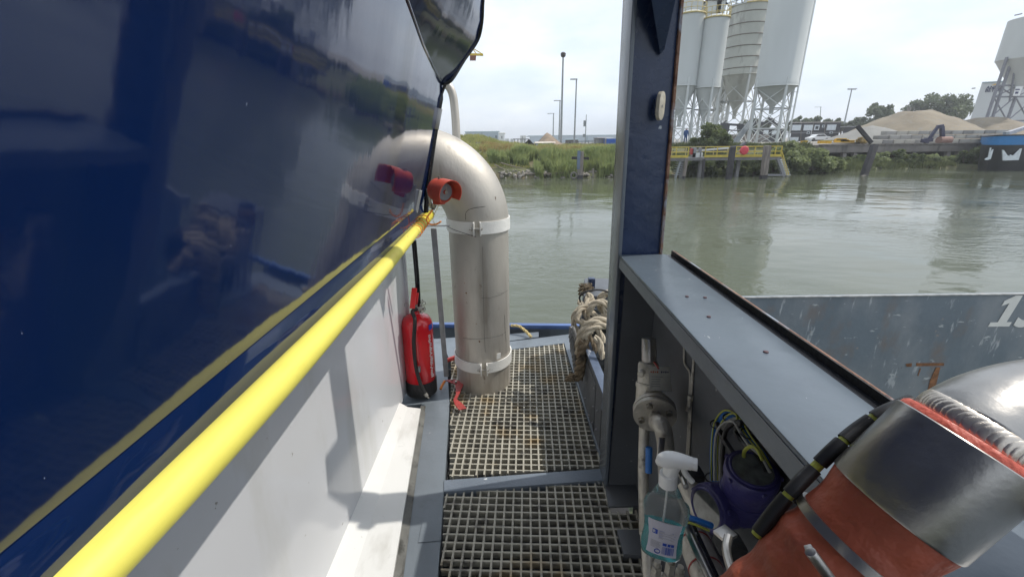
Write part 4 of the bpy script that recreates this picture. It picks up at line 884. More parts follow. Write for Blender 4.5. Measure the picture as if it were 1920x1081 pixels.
# ================================================================== grey barge plate on the right with number
YB = 3.25
bz = P(1500, 555, y=YB).z
bg_ = thing('grey_barge', 'scuffed grey barge side with white painted number, behind the ledge', 'barge', (4, YB, 0))
xl, xr = 1.15, 9.5
b = B(); b.hexa([(xl, YB, -.5), (xr, YB, -.5), (xr, YB + .05, -.5), (xl, YB + .05, -.5), (xl, YB, bz - .01), (xr, YB, bz + .005), (xr, YB + .05, bz + .005), (xl, YB + .05, bz - .01)]); b.build('side_plate', barge_m, bg_, bevel=.003)
b = B(); b.bar((xl, YB - .003, bz - .006), (xr, YB - .003, bz + .009), .014, .010); b.build('top_edge', mat('worn pale edge', (.36, .36, .35), .6, var=.3, scale=18), bg_)
hd_ = (P(1880, 558, y=YB) - P(1880, 613, y=YB)).length
no = P(1852, 612, y=YB - .004)
s1 = .30 * hd_
def one(pts): return [no + Vector((x * hd_, -.0, y * hd_)) for x, y in pts]
b = B(); b.prism(one([(0, 0), (.03, .14), (.24, .14), (.36, .74), (.16, .66), (.19, .82), (.46, .98), (.66, .98), (.50, .14), (.66, .14), (.63, 0)]), (0, -.0015, 0)); b.build('painted_numeral', white_m, bg_)
text_mesh('painted_numeral', '3', white_m, bg_, P(1897, 610, y=YB - .004), (1, 0, 0), (0, 0, 1), hd_ * .98, shear=.18, bold=.035, depth=.001)
for pts in ([(1718, 680), (1770, 680), (1770, 685), (1718, 686)], [(1755, 688), (1763, 688), (1751, 738), (1737, 741), (1744, 712)], [(1698, 682), (1710, 680), (1709, 687), (1700, 687)], [(1725, 690), (1727, 690), (1722, 704), (1720, 704)]):
    b = B(); b.prism([P(x, y, y=YB - .003) for x, y in pts], (0, -.001, 0)); b.build('rust_mark', rustmark, bg_)
# ================================================================== water
wm = bpy.data.materials.new('river water'); wm.use_nodes = True; t_ = wm.node_tree; wb = t_.nodes['Principled BSDF']
wb.inputs['Base Color'].default_value = (.085, .095, .062, 1); wb.inputs['Roughness'].default_value = .05; wb.inputs['IOR'].default_value = 1.33
tc = t_.nodes.new('ShaderNodeTexCoord'); prev = None
for sc, dist, det, st in ((.35, .05, 2, (1, 1.6, 1)), (2.2, .030, 3, (1, 1.9, 1)), (9., .0060, 3, (1, 1.5, 1)), (30., .0012, 2, (1, 1, 1))):
    mp = t_.nodes.new('ShaderNodeMapping'); mp.inputs['Scale'].default_value = st; mp.inputs['Rotation'].default_value = (0, 0, .35); t_.links.new(tc.outputs['Object'], mp.inputs[0])
    n = t_.nodes.new('ShaderNodeTexNoise'); n.inputs['Scale'].default_value = sc; n.inputs['Detail'].default_value = det; t_.links.new(mp.outputs[0], n.inputs[0])
    bp = t_.nodes.new('ShaderNodeBump'); bp.inputs['Strength'].default_value = 1; bp.inputs['Distance'].default_value = dist
    h = n.outputs[0]
    if sc > 2:   # gusts: ripples come and go over the surface
        g = t_.nodes.new('ShaderNodeTexNoise'); g.inputs['Scale'].default_value = .13; g.inputs['Detail'].default_value = 2; t_.links.new(tc.outputs['Object'], g.inputs[0])
        r_ = t_.nodes.new('ShaderNodeMapRange'); r_.inputs[1].default_value = .42; r_.inputs[2].default_value = .6; r_.inputs[3].default_value = .12; r_.inputs[4].default_value = 1; t_.links.new(g.outputs[0], r_.inputs[0])
        mu = t_.nodes.new('ShaderNodeMath'); mu.operation = 'MULTIPLY'; t_.links.new(h, mu.inputs[0]); t_.links.new(r_.outputs[0], mu.inputs[1]); h = mu.outputs[0]
    t_.links.new(h, bp.inputs['Height'])
    if prev: t_.links.new(prev, bp.inputs['Normal'])
    prev = bp.outputs[0]
t_.links.new(prev, wb.inputs['Normal'])
b = B(); b.add([(-150, -150, 0), (260, -150, 0), (260, 60, 0), (-150, 60, 0)], [(0, 1, 2, 3)]); struct('water', b, wm)

# ================================================================== land
grass_g = mat('bank soil and grass', (.10, .105, .045), .9, var=.4, scale=.5, bump=2, bscale=2, spots=[((.17, .12, .07), .5, .5, .15, (1, 1, 1)), ((.05, .06, .025), 1.5, .55, .1, (1, 1, 1))])
gravel = mat('yard ground', (.26, .24, .21), .9, var=.25, scale=.4, bump=1, bscale=3)
def shore(x): 
    return 38.5 + max(0, (x - 12)) * .22 + .5 * math.sin(x * .35) if x < 40 else 44.7 + .5 * math.sin(x * .35)
from mathutils import noise as mn
def hgt(x, y):
    d = y - shore(x)
    if d < 0: return -.8
    h = min(2.3, .15 + d * .42)
    h += .25 * mn.noise(Vector((x * .4, y * .4, 0))) * min(1, d)
    if x < 6: h += 1.25 * math.exp(-((x + 4.5) / 4.2) ** 2 - ((y - 52) / 6.5) ** 2) + .15 * mn.noise(Vector((x * 1.1, y, 3)))
    if x > 12: h = min(2.22, max(h, 0)) if d < 7 else 2.22
    if x > 32.0 and y < 52.2: h = min(h, .15 + .12 * d)
    elif x > 12 and y < 46.5: h = min(h, .2 + .22 * d)
    return h
b = B(); xs = [-120, -90, -60, -45] + [-30 + 1.0 * i for i in range(115)] + [100, 130, 180, 260]; ys = [34 + .7 * i for i in range(46)] + [70, 80, 100, 140]
for y in ys:
    for x in xs: b.v.append(Vector((x, y, hgt(x, y))))
nx = len(xs); b.f = [(j * nx + i, j * nx + i + 1, (j + 1) * nx + i + 1, (j + 1) * nx + i) for j in range(len(ys) - 1) for i in range(nx - 1)]
struct('river_bank', b, grass_g, angle=180)
b = B(); b.add([(-1500, 139, 2.2), (1800, 139, 2.2), (1800, 1800, 2.2), (-1500, 1800, 2.2)], [(0, 1, 2, 3)]); struct('far_ground', b, gravel)
b = B(); b.add([(-1500, 59, 1.9), (-119, 59, 1.9), (-119, 140, 1.9), (-1500, 140, 1.9)], [(0, 1, 2, 3)]); b.add([(259, 59, 2), (1800, 59, 2), (1800, 140, 2), (259, 140, 2)], [(0, 1, 2, 3)]); struct('side_ground', b, gravel)
b = B(); b.add([(16, 52.6, 2.30), (240, 52.6, 2.30), (240, 139, 2.30), (16, 139, 2.30)], [(0, 1, 2, 3)]); struct('yard', b, gravel)

# ------------------------------------------------------------------ foliage helpers
def leafmat(name, c1, c2, rough=.55, sc=.6, trans=True):
    m = bpy.data.materials.new(name); m.use_nodes = True; t = m.node_tree; bs = t.nodes['Principled BSDF']
    tc = t.nodes.new('ShaderNodeTexCoord'); n = t.nodes.new('ShaderNodeTexNoise'); n.inputs['Scale'].default_value = sc; n.inputs['Detail'].default_value = 9; n.inputs['Roughness'].default_value = .75; t.links.new(tc.outputs['Object'], n.inputs[0])
    r = t.nodes.new('ShaderNodeMapRange'); r.inputs[1].default_value = .35; r.inputs[2].default_value = .65; t.links.new(n.outputs[0], r.inputs[0])
    x = t.nodes.new('ShaderNodeMix'); x.data_type = 'RGBA'; x.inputs[6].default_value = (*c1, 1); x.inputs[7].default_value = (*c2, 1); t.links.new(r.outputs[0], x.inputs[0]); t.links.new(x.outputs[2], bs.inputs['Base Color'])
    bs.inputs['Roughness'].default_value = rough
    tr = t.nodes.new('ShaderNodeBsdfTranslucent'); t.links.new(x.outputs[2], tr.inputs[0]); ms = t.nodes.new('ShaderNodeMixShader'); ms.inputs[0].default_value = .45
    t.links.new(bs.outputs[0], ms.inputs[1]); t.links.new(tr.outputs[0], ms.inputs[2]); t.links.new(ms.outputs[0], t.nodes['Material Output'].inputs[0])
    MATS[name] = m; return m
reed_m = leafmat('reed leaf', (.19, .25, .09), (.42, .46, .19), sc=.9)
bush_m = leafmat('willow leaf', (.14, .17, .07), (.30, .34, .16), sc=1.3)
tree_m = leafmat('tree leaf', (.075, .10, .055), (.15, .18, .095), sc=.9)
dry_m = leafmat('dry grass', (.34, .24, .10), (.46, .38, .17), sc=.8)
weed_m = leafmat('weeds', (.24, .27, .09), (.48, .45, .17), sc=.7)
dark_m = leafmat('dense shrub leaf', (.07, .10, .04), (.17, .20, .075), sc=1.2)
bark = mat('bark', (.14, .11, .085), .9, var=.3, scale=4)
def npmesh(name, v, f, m, parent=None):
    me = bpy.data.meshes.new(name); nv = len(v); nf = len(f); k = f.shape[1]
    me.vertices.add(nv); me.vertices.foreach_set('co', v.astype(np.float32).ravel())
    me.loops.add(nf * k); me.loops.foreach_set('vertex_index', f.astype(np.int32).ravel())
    me.polygons.add(nf); me.polygons.foreach_set('loop_start', np.arange(0, nf * k, k, dtype=np.int32)); me.polygons.foreach_set('loop_total', np.full(nf, k, dtype=np.int32))
    me.update(); me.validate(); me.materials.append(m)
    o = bpy.data.objects.new(name, me); COL.objects.link(o); o.parent = parent; return o
def leaves(c, size, elong=1.6):
    n = len(c); a = np.random.normal(size=(n, 3)); a /= np.linalg.norm(a, axis=1)[:, None]; r = np.random.normal(size=(n, 3)); bb_ = np.cross(a, r); bb_ /= np.linalg.norm(bb_, axis=1)[:, None]
    s = size * (.6 + .8 * np.random.rand(n))[:, None]
    v = np.stack([c - a * s * elong / 2, c + bb_ * s / 2, c + a * s * elong / 2, c - bb_ * s / 2], 1).reshape(-1, 3)
    return v, np.arange(n * 4).reshape(-1, 4)
def crown_pts(cen, rad, nc, nl, spread=.30):
    th = np.random.normal(size=(nc, 3)); th /= np.linalg.norm(th, axis=1)[:, None]; q = th * (np.random.rand(nc, 1) ** .45)
    cl = np.array(cen) + q * np.array(rad); idx = np.random.randint(0, nc, nl)
    sp = (np.mean(rad) * spread * (.5 + np.random.rand(nc)))[idx][:, None]
    p = np.random.normal(size=(nl, 3)); p /= np.linalg.norm(p, axis=1)[:, None]; p *= np.random.rand(nl, 1) ** .5
    return cl[idx] + p * sp * np.array([1, 1, .7]), cl
def tree(name, label, base, h, rad, m, nc=34, nl=5000, size=.28, group=None, trunk=.22, rz=.36):
    base = Vector(base); t = thing(name, label, 'tree', base, group)
    cen = base + Vector((0, 0, h * (1 - rz)))
    p, cl = crown_pts(cen, (rad, rad, h * rz), nc, nl); v, f = leaves(p, size); v -= np.array(base); npmesh('crown', v, f, m, t)
    b = B(); b.tube(smoothpath([base - Vector((0, 0, .3)), base + Vector((.1, 0, h * .3)), cen], 4), [trunk * (1 - .7 * i / 8) for i in range(9)], 8)
    for c in cl[:14]: b.tube([base + Vector((.08, 0, h * random.uniform(.25, .5))), base.lerp(Vector(c), .6) + Vector((0, 0, .2)), Vector(c)], [trunk * .4, trunk * .25, trunk * .08], 5)
    b.build('trunk', bark, t); return t
def shrub(name, label, base, rad, m, nc=24, nl=3500, size=.16, group=None, cat='bush'):
    base = Vector(base); rad = Vector(rad); p, cl = crown_pts(base + Vector((0, 0, rad.z * .85)), rad, nc, nl, .34); v, f = leaves(p, size, 2.2); v -= np.array(base)
    t = thing(name, label, cat, base, group); npmesh('foliage', v, f, m, t)
    b = B()
    for c in cl[:10]: b.tube([base, base.lerp(Vector(c), .6), Vector(c)], [.05, .035, .01], 5)
    b.build('stem', bark, t); return t
def blades(name, xr, yr, n, h0, h1, wid, m, dens=None, lean=.13):
    x = np.random.uniform(*xr, n); y = np.random.uniform(*yr, n)
    cl = np.array([mn.noise(Vector((a * .55, c * .55, 5))) for a, c in zip(x, y)]); keep = (cl > -.35) & (np.array([c - shore(a) for a, c in zip(x, y)]) > -.15)
    if dens is not None: keep &= np.array([dens(a, c) for a, c in zip(x, y)])
    x, y, cl = x[keep], y[keep], cl[keep]; z = np.array([max(-.05, hgt(a, c)) for a, c in zip(x, y)]); k = len(x)
    hh = (h0 + (h1 - h0) * np.random.rand(k)) * (1 + .5 * cl); an = np.random.rand(k) * np.pi; dx, dy = np.cos(an) * wid / 2, np.sin(an) * wid / 2
    lx, ly = np.random.normal(size=k) * lean * hh, np.random.normal(size=k) * lean * hh
    v = np.stack([np.stack([x - dx, y - dy, z], 1), np.stack([x + dx, y + dy, z], 1), np.stack([x + lx * .3 + dx * .8, y + ly * .3 + dy * .8, z + hh * .6], 1), np.stack([x + lx, y + ly, z + hh], 1)], 1).reshape(-1, 3)
    o = npmesh(name, v, np.arange(k * 4).reshape(-1, 4), m); tag(o, kind='stuff'); return o
o = blades('reeds', (-2, 11.5), (38.6, 42.5), 60000, .55, 1.25, .045, reed_m, lambda a, c: (a > 2.2 or c > 40.5) and c < 41.9 + .4 * math.sin(a)); tag(o, 'tall bright green reeds growing along the waterline of the left bank', 'reeds')
o = blades('meadow_grass', (-9, 12), (40, 58), 45000, .12, .38, .07, weed_m); tag(o, 'rough yellow green grass covering the mound on the left bank', 'grass')
o = blades('dry_grass', (-3, 11.5), (41.5, 47), 22000, .15, .42, .06, dry_m, lambda a, c: mn.noise(Vector((a * .3, c * .5, 1))) > -.05); tag(o, 'dry rust coloured grass behind the reeds', 'grass')
o = blades('bank_weeds', (15, 46), (38, 48.4), 60000, .2, .6, .07, leafmat('bank weed leaf', (.06, .08, .03), (.16, .18, .07), sc=.6)); tag(o, 'dark green weeds on the slope under the concrete quay', 'weeds')
# rocks along the waterline
rock_m = mat('bank stone', (.22, .20, .17), .9, var=.45, scale=2, bump=1, bscale=6)
rk = []
for s in range(4):
    bm = bmesh.new(); bmesh.ops.create_icosphere(bm, subdivisions=1, radius=1)
    for v in bm.verts: v.co *= random.uniform(.7, 1.15); v.co.z *= .6
    me = bpy.data.meshes.new('bank_stone'); bm.to_mesh(me); bm.free(); me.materials.append(rock_m); rk.append(me)
for i in range(120):
    x = random.uniform(-3.5, 11) if i > 50 else random.uniform(-3, 5); y = shore(x) + random.uniform(-.1, .9); s = random.uniform(.09, .26)
    o = bpy.data.objects.new('bank_stone', rk[i % 4]); COL.objects.link(o); o.location = (x, y, max(0, hgt(x, y)) + .02); o.scale = (s, s, s); o.rotation_euler = (random.random() * 3, 0, random.random() * 6)
    tag(o, 'grey or tan riprap stone at the waterline of the left bank', 'stone', 'riprap stones along the left waterline')
drift = mat('driftwood', (.20, .17, .13), .9, var=.3)
for i, (x0, y0, x1, y1, yy, lab) in enumerate(((927, 308, 960, 324, 39.6, 'long pale driftwood pole slanting down the stony bank beside the fat pipe'), (938, 305, 985, 316, 40, 'thin driftwood branch lying above the stones'), (985, 326, 1070, 323, 38.9, 'weathered horizontal pole floating at the waterline left of the timber pile'))):
    b = B(); b.tube([P(x0, y0, y=yy), P((x0 + x1) / 2, (y0 + y1) / 2 + 1, y=yy), P(x1, y1, y=yy)], [.06, .05, .035], 6); tag(b.build('driftwood', drift), lab, 'driftwood')

# ------------------------------------------------------------------ left bank objects
timber = mat('weathered timber', (.19, .165, .145), .9, var=.35, scale=3, bump=1, bscale=12, stretch=(3, 3, .4))
timberd = mat('dark wet timber', (.045, .042, .045), .9, var=.3, scale=3, bump=1, bscale=12)
def pile(label, top, bot, Y, wpx, m=timber, dark=True, name='mooring_pile', group=None, dy=0):
    a = P(*top, y=Y); c = P(*bot, y=Y + dy); w_ = (P(top[0] + wpx, top[1], y=Y) - a).length
    t = thing(name, label, 'pile', (c.x, c.y, 0), group)
    b = B(); b.bar(c - (a - c).normalized() * .8, a, w_, w_, (0, 1, 0)); b.build('shaft', m, t, bevel=.03)
    b = B(); d = (a - c).normalized(); b.bar(c - d * .3, c + d * .35, w_ * 1.04, w_ * 1.04, (0, 1, 0)); b.build('wet_foot', timberd, t, bevel=.03)
    return t, a, c
t, a, c = pile('lone square timber pile standing in the water before the reeds', (1089, 284), (1087, 336), 37.2, 10)
b = B(); b.bar(P(1072, 296, y=37.9), P(1104, 297, y=37.9), .28, .22); b.build('cross_timber', timberd, t)
b = B(); b.box(P(1085, 300, y=36.95), (.26, .04, 1.5)); b.build('tide_board', mat('tide board', (.12, .16, .22), .6, var=.3, scale=5), t)
b = B(); b.tube(arc(P(1076, 329, y=37.0), .24, 0, 2 * math.pi, (1, 0, 0), (0, 0, 1), 14)[:-1], .08, 8, closed=True); tag(b.build('old_tyre', mat('pale old tyre', (.16, .15, .13), .8)), 'old tyre hanging on the left foot of the lone pile', 'tyre')
b = B(); b.bar(P(1104, 321, y=37.5), P(1113, 322, y=37.5), .12); b.bar(P(1112, 316, y=37.5), P(1112, 326, y=37.5), .14); tag(b.build('broken_stake', timber), 'short broken stake right of the lone pile at the waterline', 'stake')

shedw = mat('pale cabin wall', (.52, .54, .54), .6, var=.06); shedr = mat('cabin roof', (.66, .60, .52), .7, var=.15, scale=2, spots=[((.45, .25, .18), 2, .6, .05, (1, 1, 1))])
darkglass = mat('dark window', (.03, .035, .04), .15)
def building(name, label, x0, x1, ytop, ybot, Y, depth, wall, roof=None, wins=(), cat='building', gable=0, x1b=None):
    a = P(x0, ybot, y=Y); c = P(x1, ybot, y=Y); zt = P((x0 + x1) / 2, ytop, y=Y).z; zb = min(a.z, c.z) 
    t = thing(name, label, cat, ((a.x + c.x) / 2, Y, zb)); kq = (Y + depth) / Y if depth > 5 else 1
    b = B(); b.hexa([(a.x, Y, zb), (c.x, Y, zb), (c.x * kq, Y + depth, zb), (a.x * kq, Y + depth, zb), (a.x, Y, zt), (c.x, Y, zt), (c.x * kq, Y + depth, zt), (a.x * kq, Y + depth, zt)]); b.build('wall', wall, t)
    if roof is not None:
        b = B(); g = gable; b.hexa([(a.x - .15, Y - .15, zt), (c.x + .15, Y - .15, zt), (c.x + .15, Y + depth, zt), (a.x - .15, Y + depth, zt), (a.x - .1, Y + .0, zt + .12 + g), (c.x + .1, Y + .0, zt + .12 + g), (c.x + .1, Y + depth, zt + .12), (a.x - .1, Y + depth, zt + .12)]); b.build('roof', roof, t)
    for (u0, v0, u1, v1, m_, nm) in wins:
        p = P(u0, v0, y=Y - .03); q = P(u1, v1, y=Y - .03); b = B(); b.box(((p.x + q.x) / 2, Y - .02, (p.z + q.z) / 2), (abs(q.x - p.x), .08, abs(q.z - p.z))); wo = b.build(nm, m_, t)
    return t
building('site_cabin', 'small white flat roofed cabin with dark window behind the reeds', 1005, 1039, 268, 281, 50, 2.6, shedw, shedr, [(1017, 271, 1026, 276, darkglass, 'window')], 'cabin')
wblue = mat('pale blue cladding', (.42, .48, .53), .6, var=.05, scale=.3); wwhite = mat('white cladding', (.72, .73, .73), .6, var=.03, scale=.3)
clad = mat('cladding trim', (.22, .30, .33), .6)
t = building('warehouse', 'pale blue flat warehouse farthest left, just right of the fat pipe', 873, 935, 247, 268, 125, 30, wblue, clad, [(903, 247, 904.5, 262, clad, 'downpipe'), (913, 259, 917, 261, darkglass, 'window'), (929, 254, 931, 259, darkglass, 'door')])
building('white_annex', 'white end block stepped down right of the pale blue warehouse', 935.5, 946, 249, 268, 122, 26, wwhite, wwhite, [(940, 255, 942, 260, galv, 'door')])
for i, (x0, x1, yt, lab) in enumerate(((947, 955, 260, 'leftmost of two white containers right of the white annex'), (957, 963, 260, 'right one of two white containers right of the white annex'))):
    building('white_container', lab, x0, x1, yt, 270, 100, 4, wwhite, None, [((x0 + x1) / 2 - .3, 261, (x0 + x1) / 2 + .3, 269, galv, 'door_seam')], 'container')
building('long_warehouse', 'long pale grey warehouse with low roof behind the dirt heap', 993, 1162, 254, 270, 150, 40, wblue, clad, [(1120, 258, 1150, 259, wwhite, 'light_strip'), (1100, 256, 1101, 266, clad, 'downpipe')])
building('blue_tarp_container', 'bright blue covered container left of the steel column', 1134, 1160, 260, 281, 60, 3, mat('bright blue tarp', (.02, .10, .42), .5, var=.15, scale=1.5, bump=1, bscale=3), None, [(1134, 260, 1136, 281, galv, 'end_frame')], 'container')
building('grey_container', 'dull grey brown container left of the bright blue one', 1120, 1133, 259, 281, 61, 3, mat('dull container', (.20, .20, .21), .6), galv, [(1125, 262, 1126, 280, galv, 'rib')], 'container')
building('low_grey_shed', 'low dark roofed shed behind the second light mast', 1060, 1084, 262, 270, 90, 8, mat('brown shed', (.15, .13, .12), .8), clad, [(1066, 266, 1070, 269, darkglass, 'window')], 'shed')
# site fence
t = thing('site_fence', 'grey mesh site fence stretched between the cabin and the blue container', 'fence', P(1090, 275, y=57))
for i in range(10):
    x = 1066 + 6.3 * i; b = B(); b.bar(P(x, 266 - .35 * i, y=57), P(x, 280, y=57), .06); b.build('fence_post', galv, t)
for yy in (0, 6):
    b = B(); b.bar(P(1066, 266 + yy, y=57), P(1123, 262.5 + yy, y=57), .06); b.build('fence_rail', galv, t)
b = B()
for i in range(60):
    x = 1066 + .95 * i; b.bar(P(x, 267 - .06 * i, y=57.02), P(x, 279, y=57.02), .02)
o = b.build('fence_mesh', galv, t); o['kind'] = 'stuff'
def heap(name, label, pxl, pxr, ptop, ybase, Y, depth, m, seed=0, cx=.5, flat=0):
    a = P(pxl, ybase, y=Y); c = P(pxr, ybase, y=Y); zt = P((pxl + pxr) / 2, ptop, y=Y).z; zb = a.z; b = B(); nx_, ny_ = 40, 20
    for j in range(ny_ + 1):
        for i in range(nx_ + 1):
            u = i / nx_; v = j / ny_; du = (u - cx) / (cx if u < cx else 1 - cx); dv = (v - .5) * 2; d = math.sqrt(du * du + dv * dv); h = max(0, 1 - d)
            h = h if not flat else min(1, h * (1 + flat)) ** .8
            x = a.x + (c.x - a.x) * u; y = Y + depth * v; h = h * (1 + .10 * mn.noise(Vector((x * .5, y * .5, seed)))) + .015 * mn.noise(Vector((x * 2, y * 2, seed)))
            h = h - .06 * max(0, h - .8) * 5 * (0 if flat else 1)
            b.v.append(Vector((x, y, zb - .05 + (zt - zb) * max(0, h))))
    b.f = [(j * (nx_ + 1) + i, j * (nx_ + 1) + i + 1, (j + 1) * (nx_ + 1) + i + 1, (j + 1) * (nx_ + 1) + i) for j in range(ny_) for i in range(nx_)]
    return tag(b.build(name, m, angle=180), label, 'heap')
soil = mat('brown soil', (.23, .175, .125), .95, var=.25, scale=1.2, bump=2, bscale=3, spots=[((.10, .12, .04), 1, .60, .08, (1, 1, 1))])
sand = mat('tan sand', (.22, .185, .135), .95, var=.2, scale=.35, bump=2, bscale=2.5, spots=[((.19, .155, .11), .45, .52, .15, (1, 1, 2)), ((.22, .20, .17), 2, .55, .1, (1, 1, 1))])
grit = mat('grey grit', (.22, .215, .20), .95, var=.12, scale=.5, bump=1, bscale=8)
heap('soil_heap', 'pointed brown soil heap behind the white site cabin', 1004, 1066, 246, 274, 55, 8, soil, 2, .42)
# broken A-frame and small yard stuff
b = B(); b.bar(P(982, 272, y=52), P(992, 262, y=52), .14); b.bar(P(992, 262, y=52), P(1001, 272, y=52), .14); b.add([P(983, 272, y=52.05), P(992, 263, y=52.05), P(1000, 272, y=52.05), P(983, 272, y=52.6), P(992, 263, y=52.6), P(1000, 272, y=52.6)], [(0, 1, 2), (5, 4, 3), (0, 3, 4, 1), (1, 4, 5, 2)])
tag(b.build('folded_ramp', timberd), 'dark folded A shaped ramp left of the white cabin', 'ramp')
t = thing('pipe_rack', 'thin grey pipe rack between the white containers and the dark ramp', 'rack', P(975, 270, y=70))
for x in (965, 971, 977, 984):
    b = B(); b.bar(P(x, 260, y=70), P(x, 271, y=70), .12); b.build('rack_post', galv, t)
b = B(); b.bar(P(962, 261, y=70), P(992, 261, y=70), .15); b.build('rack_beam', galv, t)
building('round_tank', 'small white tank house behind the pipe rack', 976, 986, 254, 268, 95, 5, wwhite, None, [(979, 256, 980, 266, galv, 'pipe')], 'tank')

# light masts and poles
polem = mat('mast grey', (.28, .30, .31), .5, .3)
def mast(label, px, ytop, ybot, Y, wpx, head='ball', px2=None):
    a = P(px if px2 is None else px2, ytop, y=Y); c = P(px, ybot, y=Y); c.x = a.x if px2 is None else c.x
    a = Vector((c.x if px2 is None else a.x, Y, a.z)); w_ = wpx * Y / 840 / 2
    t = thing('light_mast', label, 'mast', c)
    b = B(); b.cyl(c, a, w_ * 1.2, w_ * .8, 8); b.build('pole', polem, t)
    if head == 'ball': b = B(); b.lathe(a - Vector((0, 0, .3)), (0, 0, 1), [(0, .15), (.15, .32), (.45, .35), (.6, .2)], 10); b.build('lamp_head', mat('dark lamp', (.06, .05, .05), .6) if 'dark lamp' not in MATS else MATS['dark lamp'], t)
    elif head == 'arm': b = B(); b.box(a + Vector((-.35 * Y / 60, 0, .02)), (.9 * Y / 60, .3, .12)); b.build('lamp_head', polem, t)
    elif head == 'T':
        b = B(); b.bar(a + Vector((-1.0, 0, 0)), a + Vector((1.0, 0, 0)), .12); b.build('cross_arm', polem, t)
        for k in range(4): b = B(); b.box(a + Vector((-.9 + .6 * k, -.1, .12)), (.42, .3, .22)); b.build('floodlight', polem, t)
    elif head == 'antenna':
        for k, z in enumerate((.25, .6)): b = B(); b.box(a.lerp(c, z) + Vector((-.15, 0, 0)), (.35, .2, .7 - .3 * k)); b.build('junction_box', polem, t)
    return t
mast('tallest light mast with a round dark head, left bank', 1056, 103, 275, 62, 3.6, 'ball')
mast('second tall light mast, flat lamp, right of the tallest one', 1081, 149, 280, 62, 2.8, 'arm')
mast('thin light mast just left of the tallest one', 1050, 189, 262, 85, 2.2, 'arm')
mast('smallest far light mast, leftmost of the group', 1038, 213, 256, 110, 2.0, 'arm')
mast('slim pole with two boxes, right of the tall masts', 1099.5, 215, 280, 58, 1.6, 'antenna')
mast('floodlight mast with cross arm behind the black containers, right bank', 1583, 168, 232, 116, 2.2, 'T', 1597)
mast('tiny far floodlight mast just left of the black containers roof, right bank', 1537, 201, 232, 170, 1.4, 'arm', 1539)

# ------------------------------------------------------------------ crane hook basket beside the bow
cr = thing('crane_tip', 'yellow crane tip with hanging brown box peeking out behind the dark bow', 'crane', P(888, 105, y=30))
ym = mat('crane yellow', (.62, .45, .06), .5)
for p, q in (((880, 91), (874, 103)), ((884, 90), (879, 101)), ((885, 90), (893, 101)), ((887, 91), (905, 102)), ((878, 91), (889, 90)), ((874, 102), (906, 103))):
    b = B(); b.bar(P(*p, y=30), P(*q, y=30), .05 if q[1] < 103 else .12); b.build('truss_bar', ym, cr)
b = B(); b.hexa([P(881, 114, y=29.8), P(892, 114, y=29.8), P(892, 114, y=30.3), P(881, 114, y=30.3), P(881, 104, y=29.8), P(893, 104, y=29.8), P(893, 104, y=30.3), P(881, 104, y=30.3)]); b.build('brown_box', mat('brown box', (.22, .10, .07), .7), cr)
b = B(); b.bar(P(876, 102, y=30), P(700, 90, y=32), .2); b.build('jib', ym, cr)

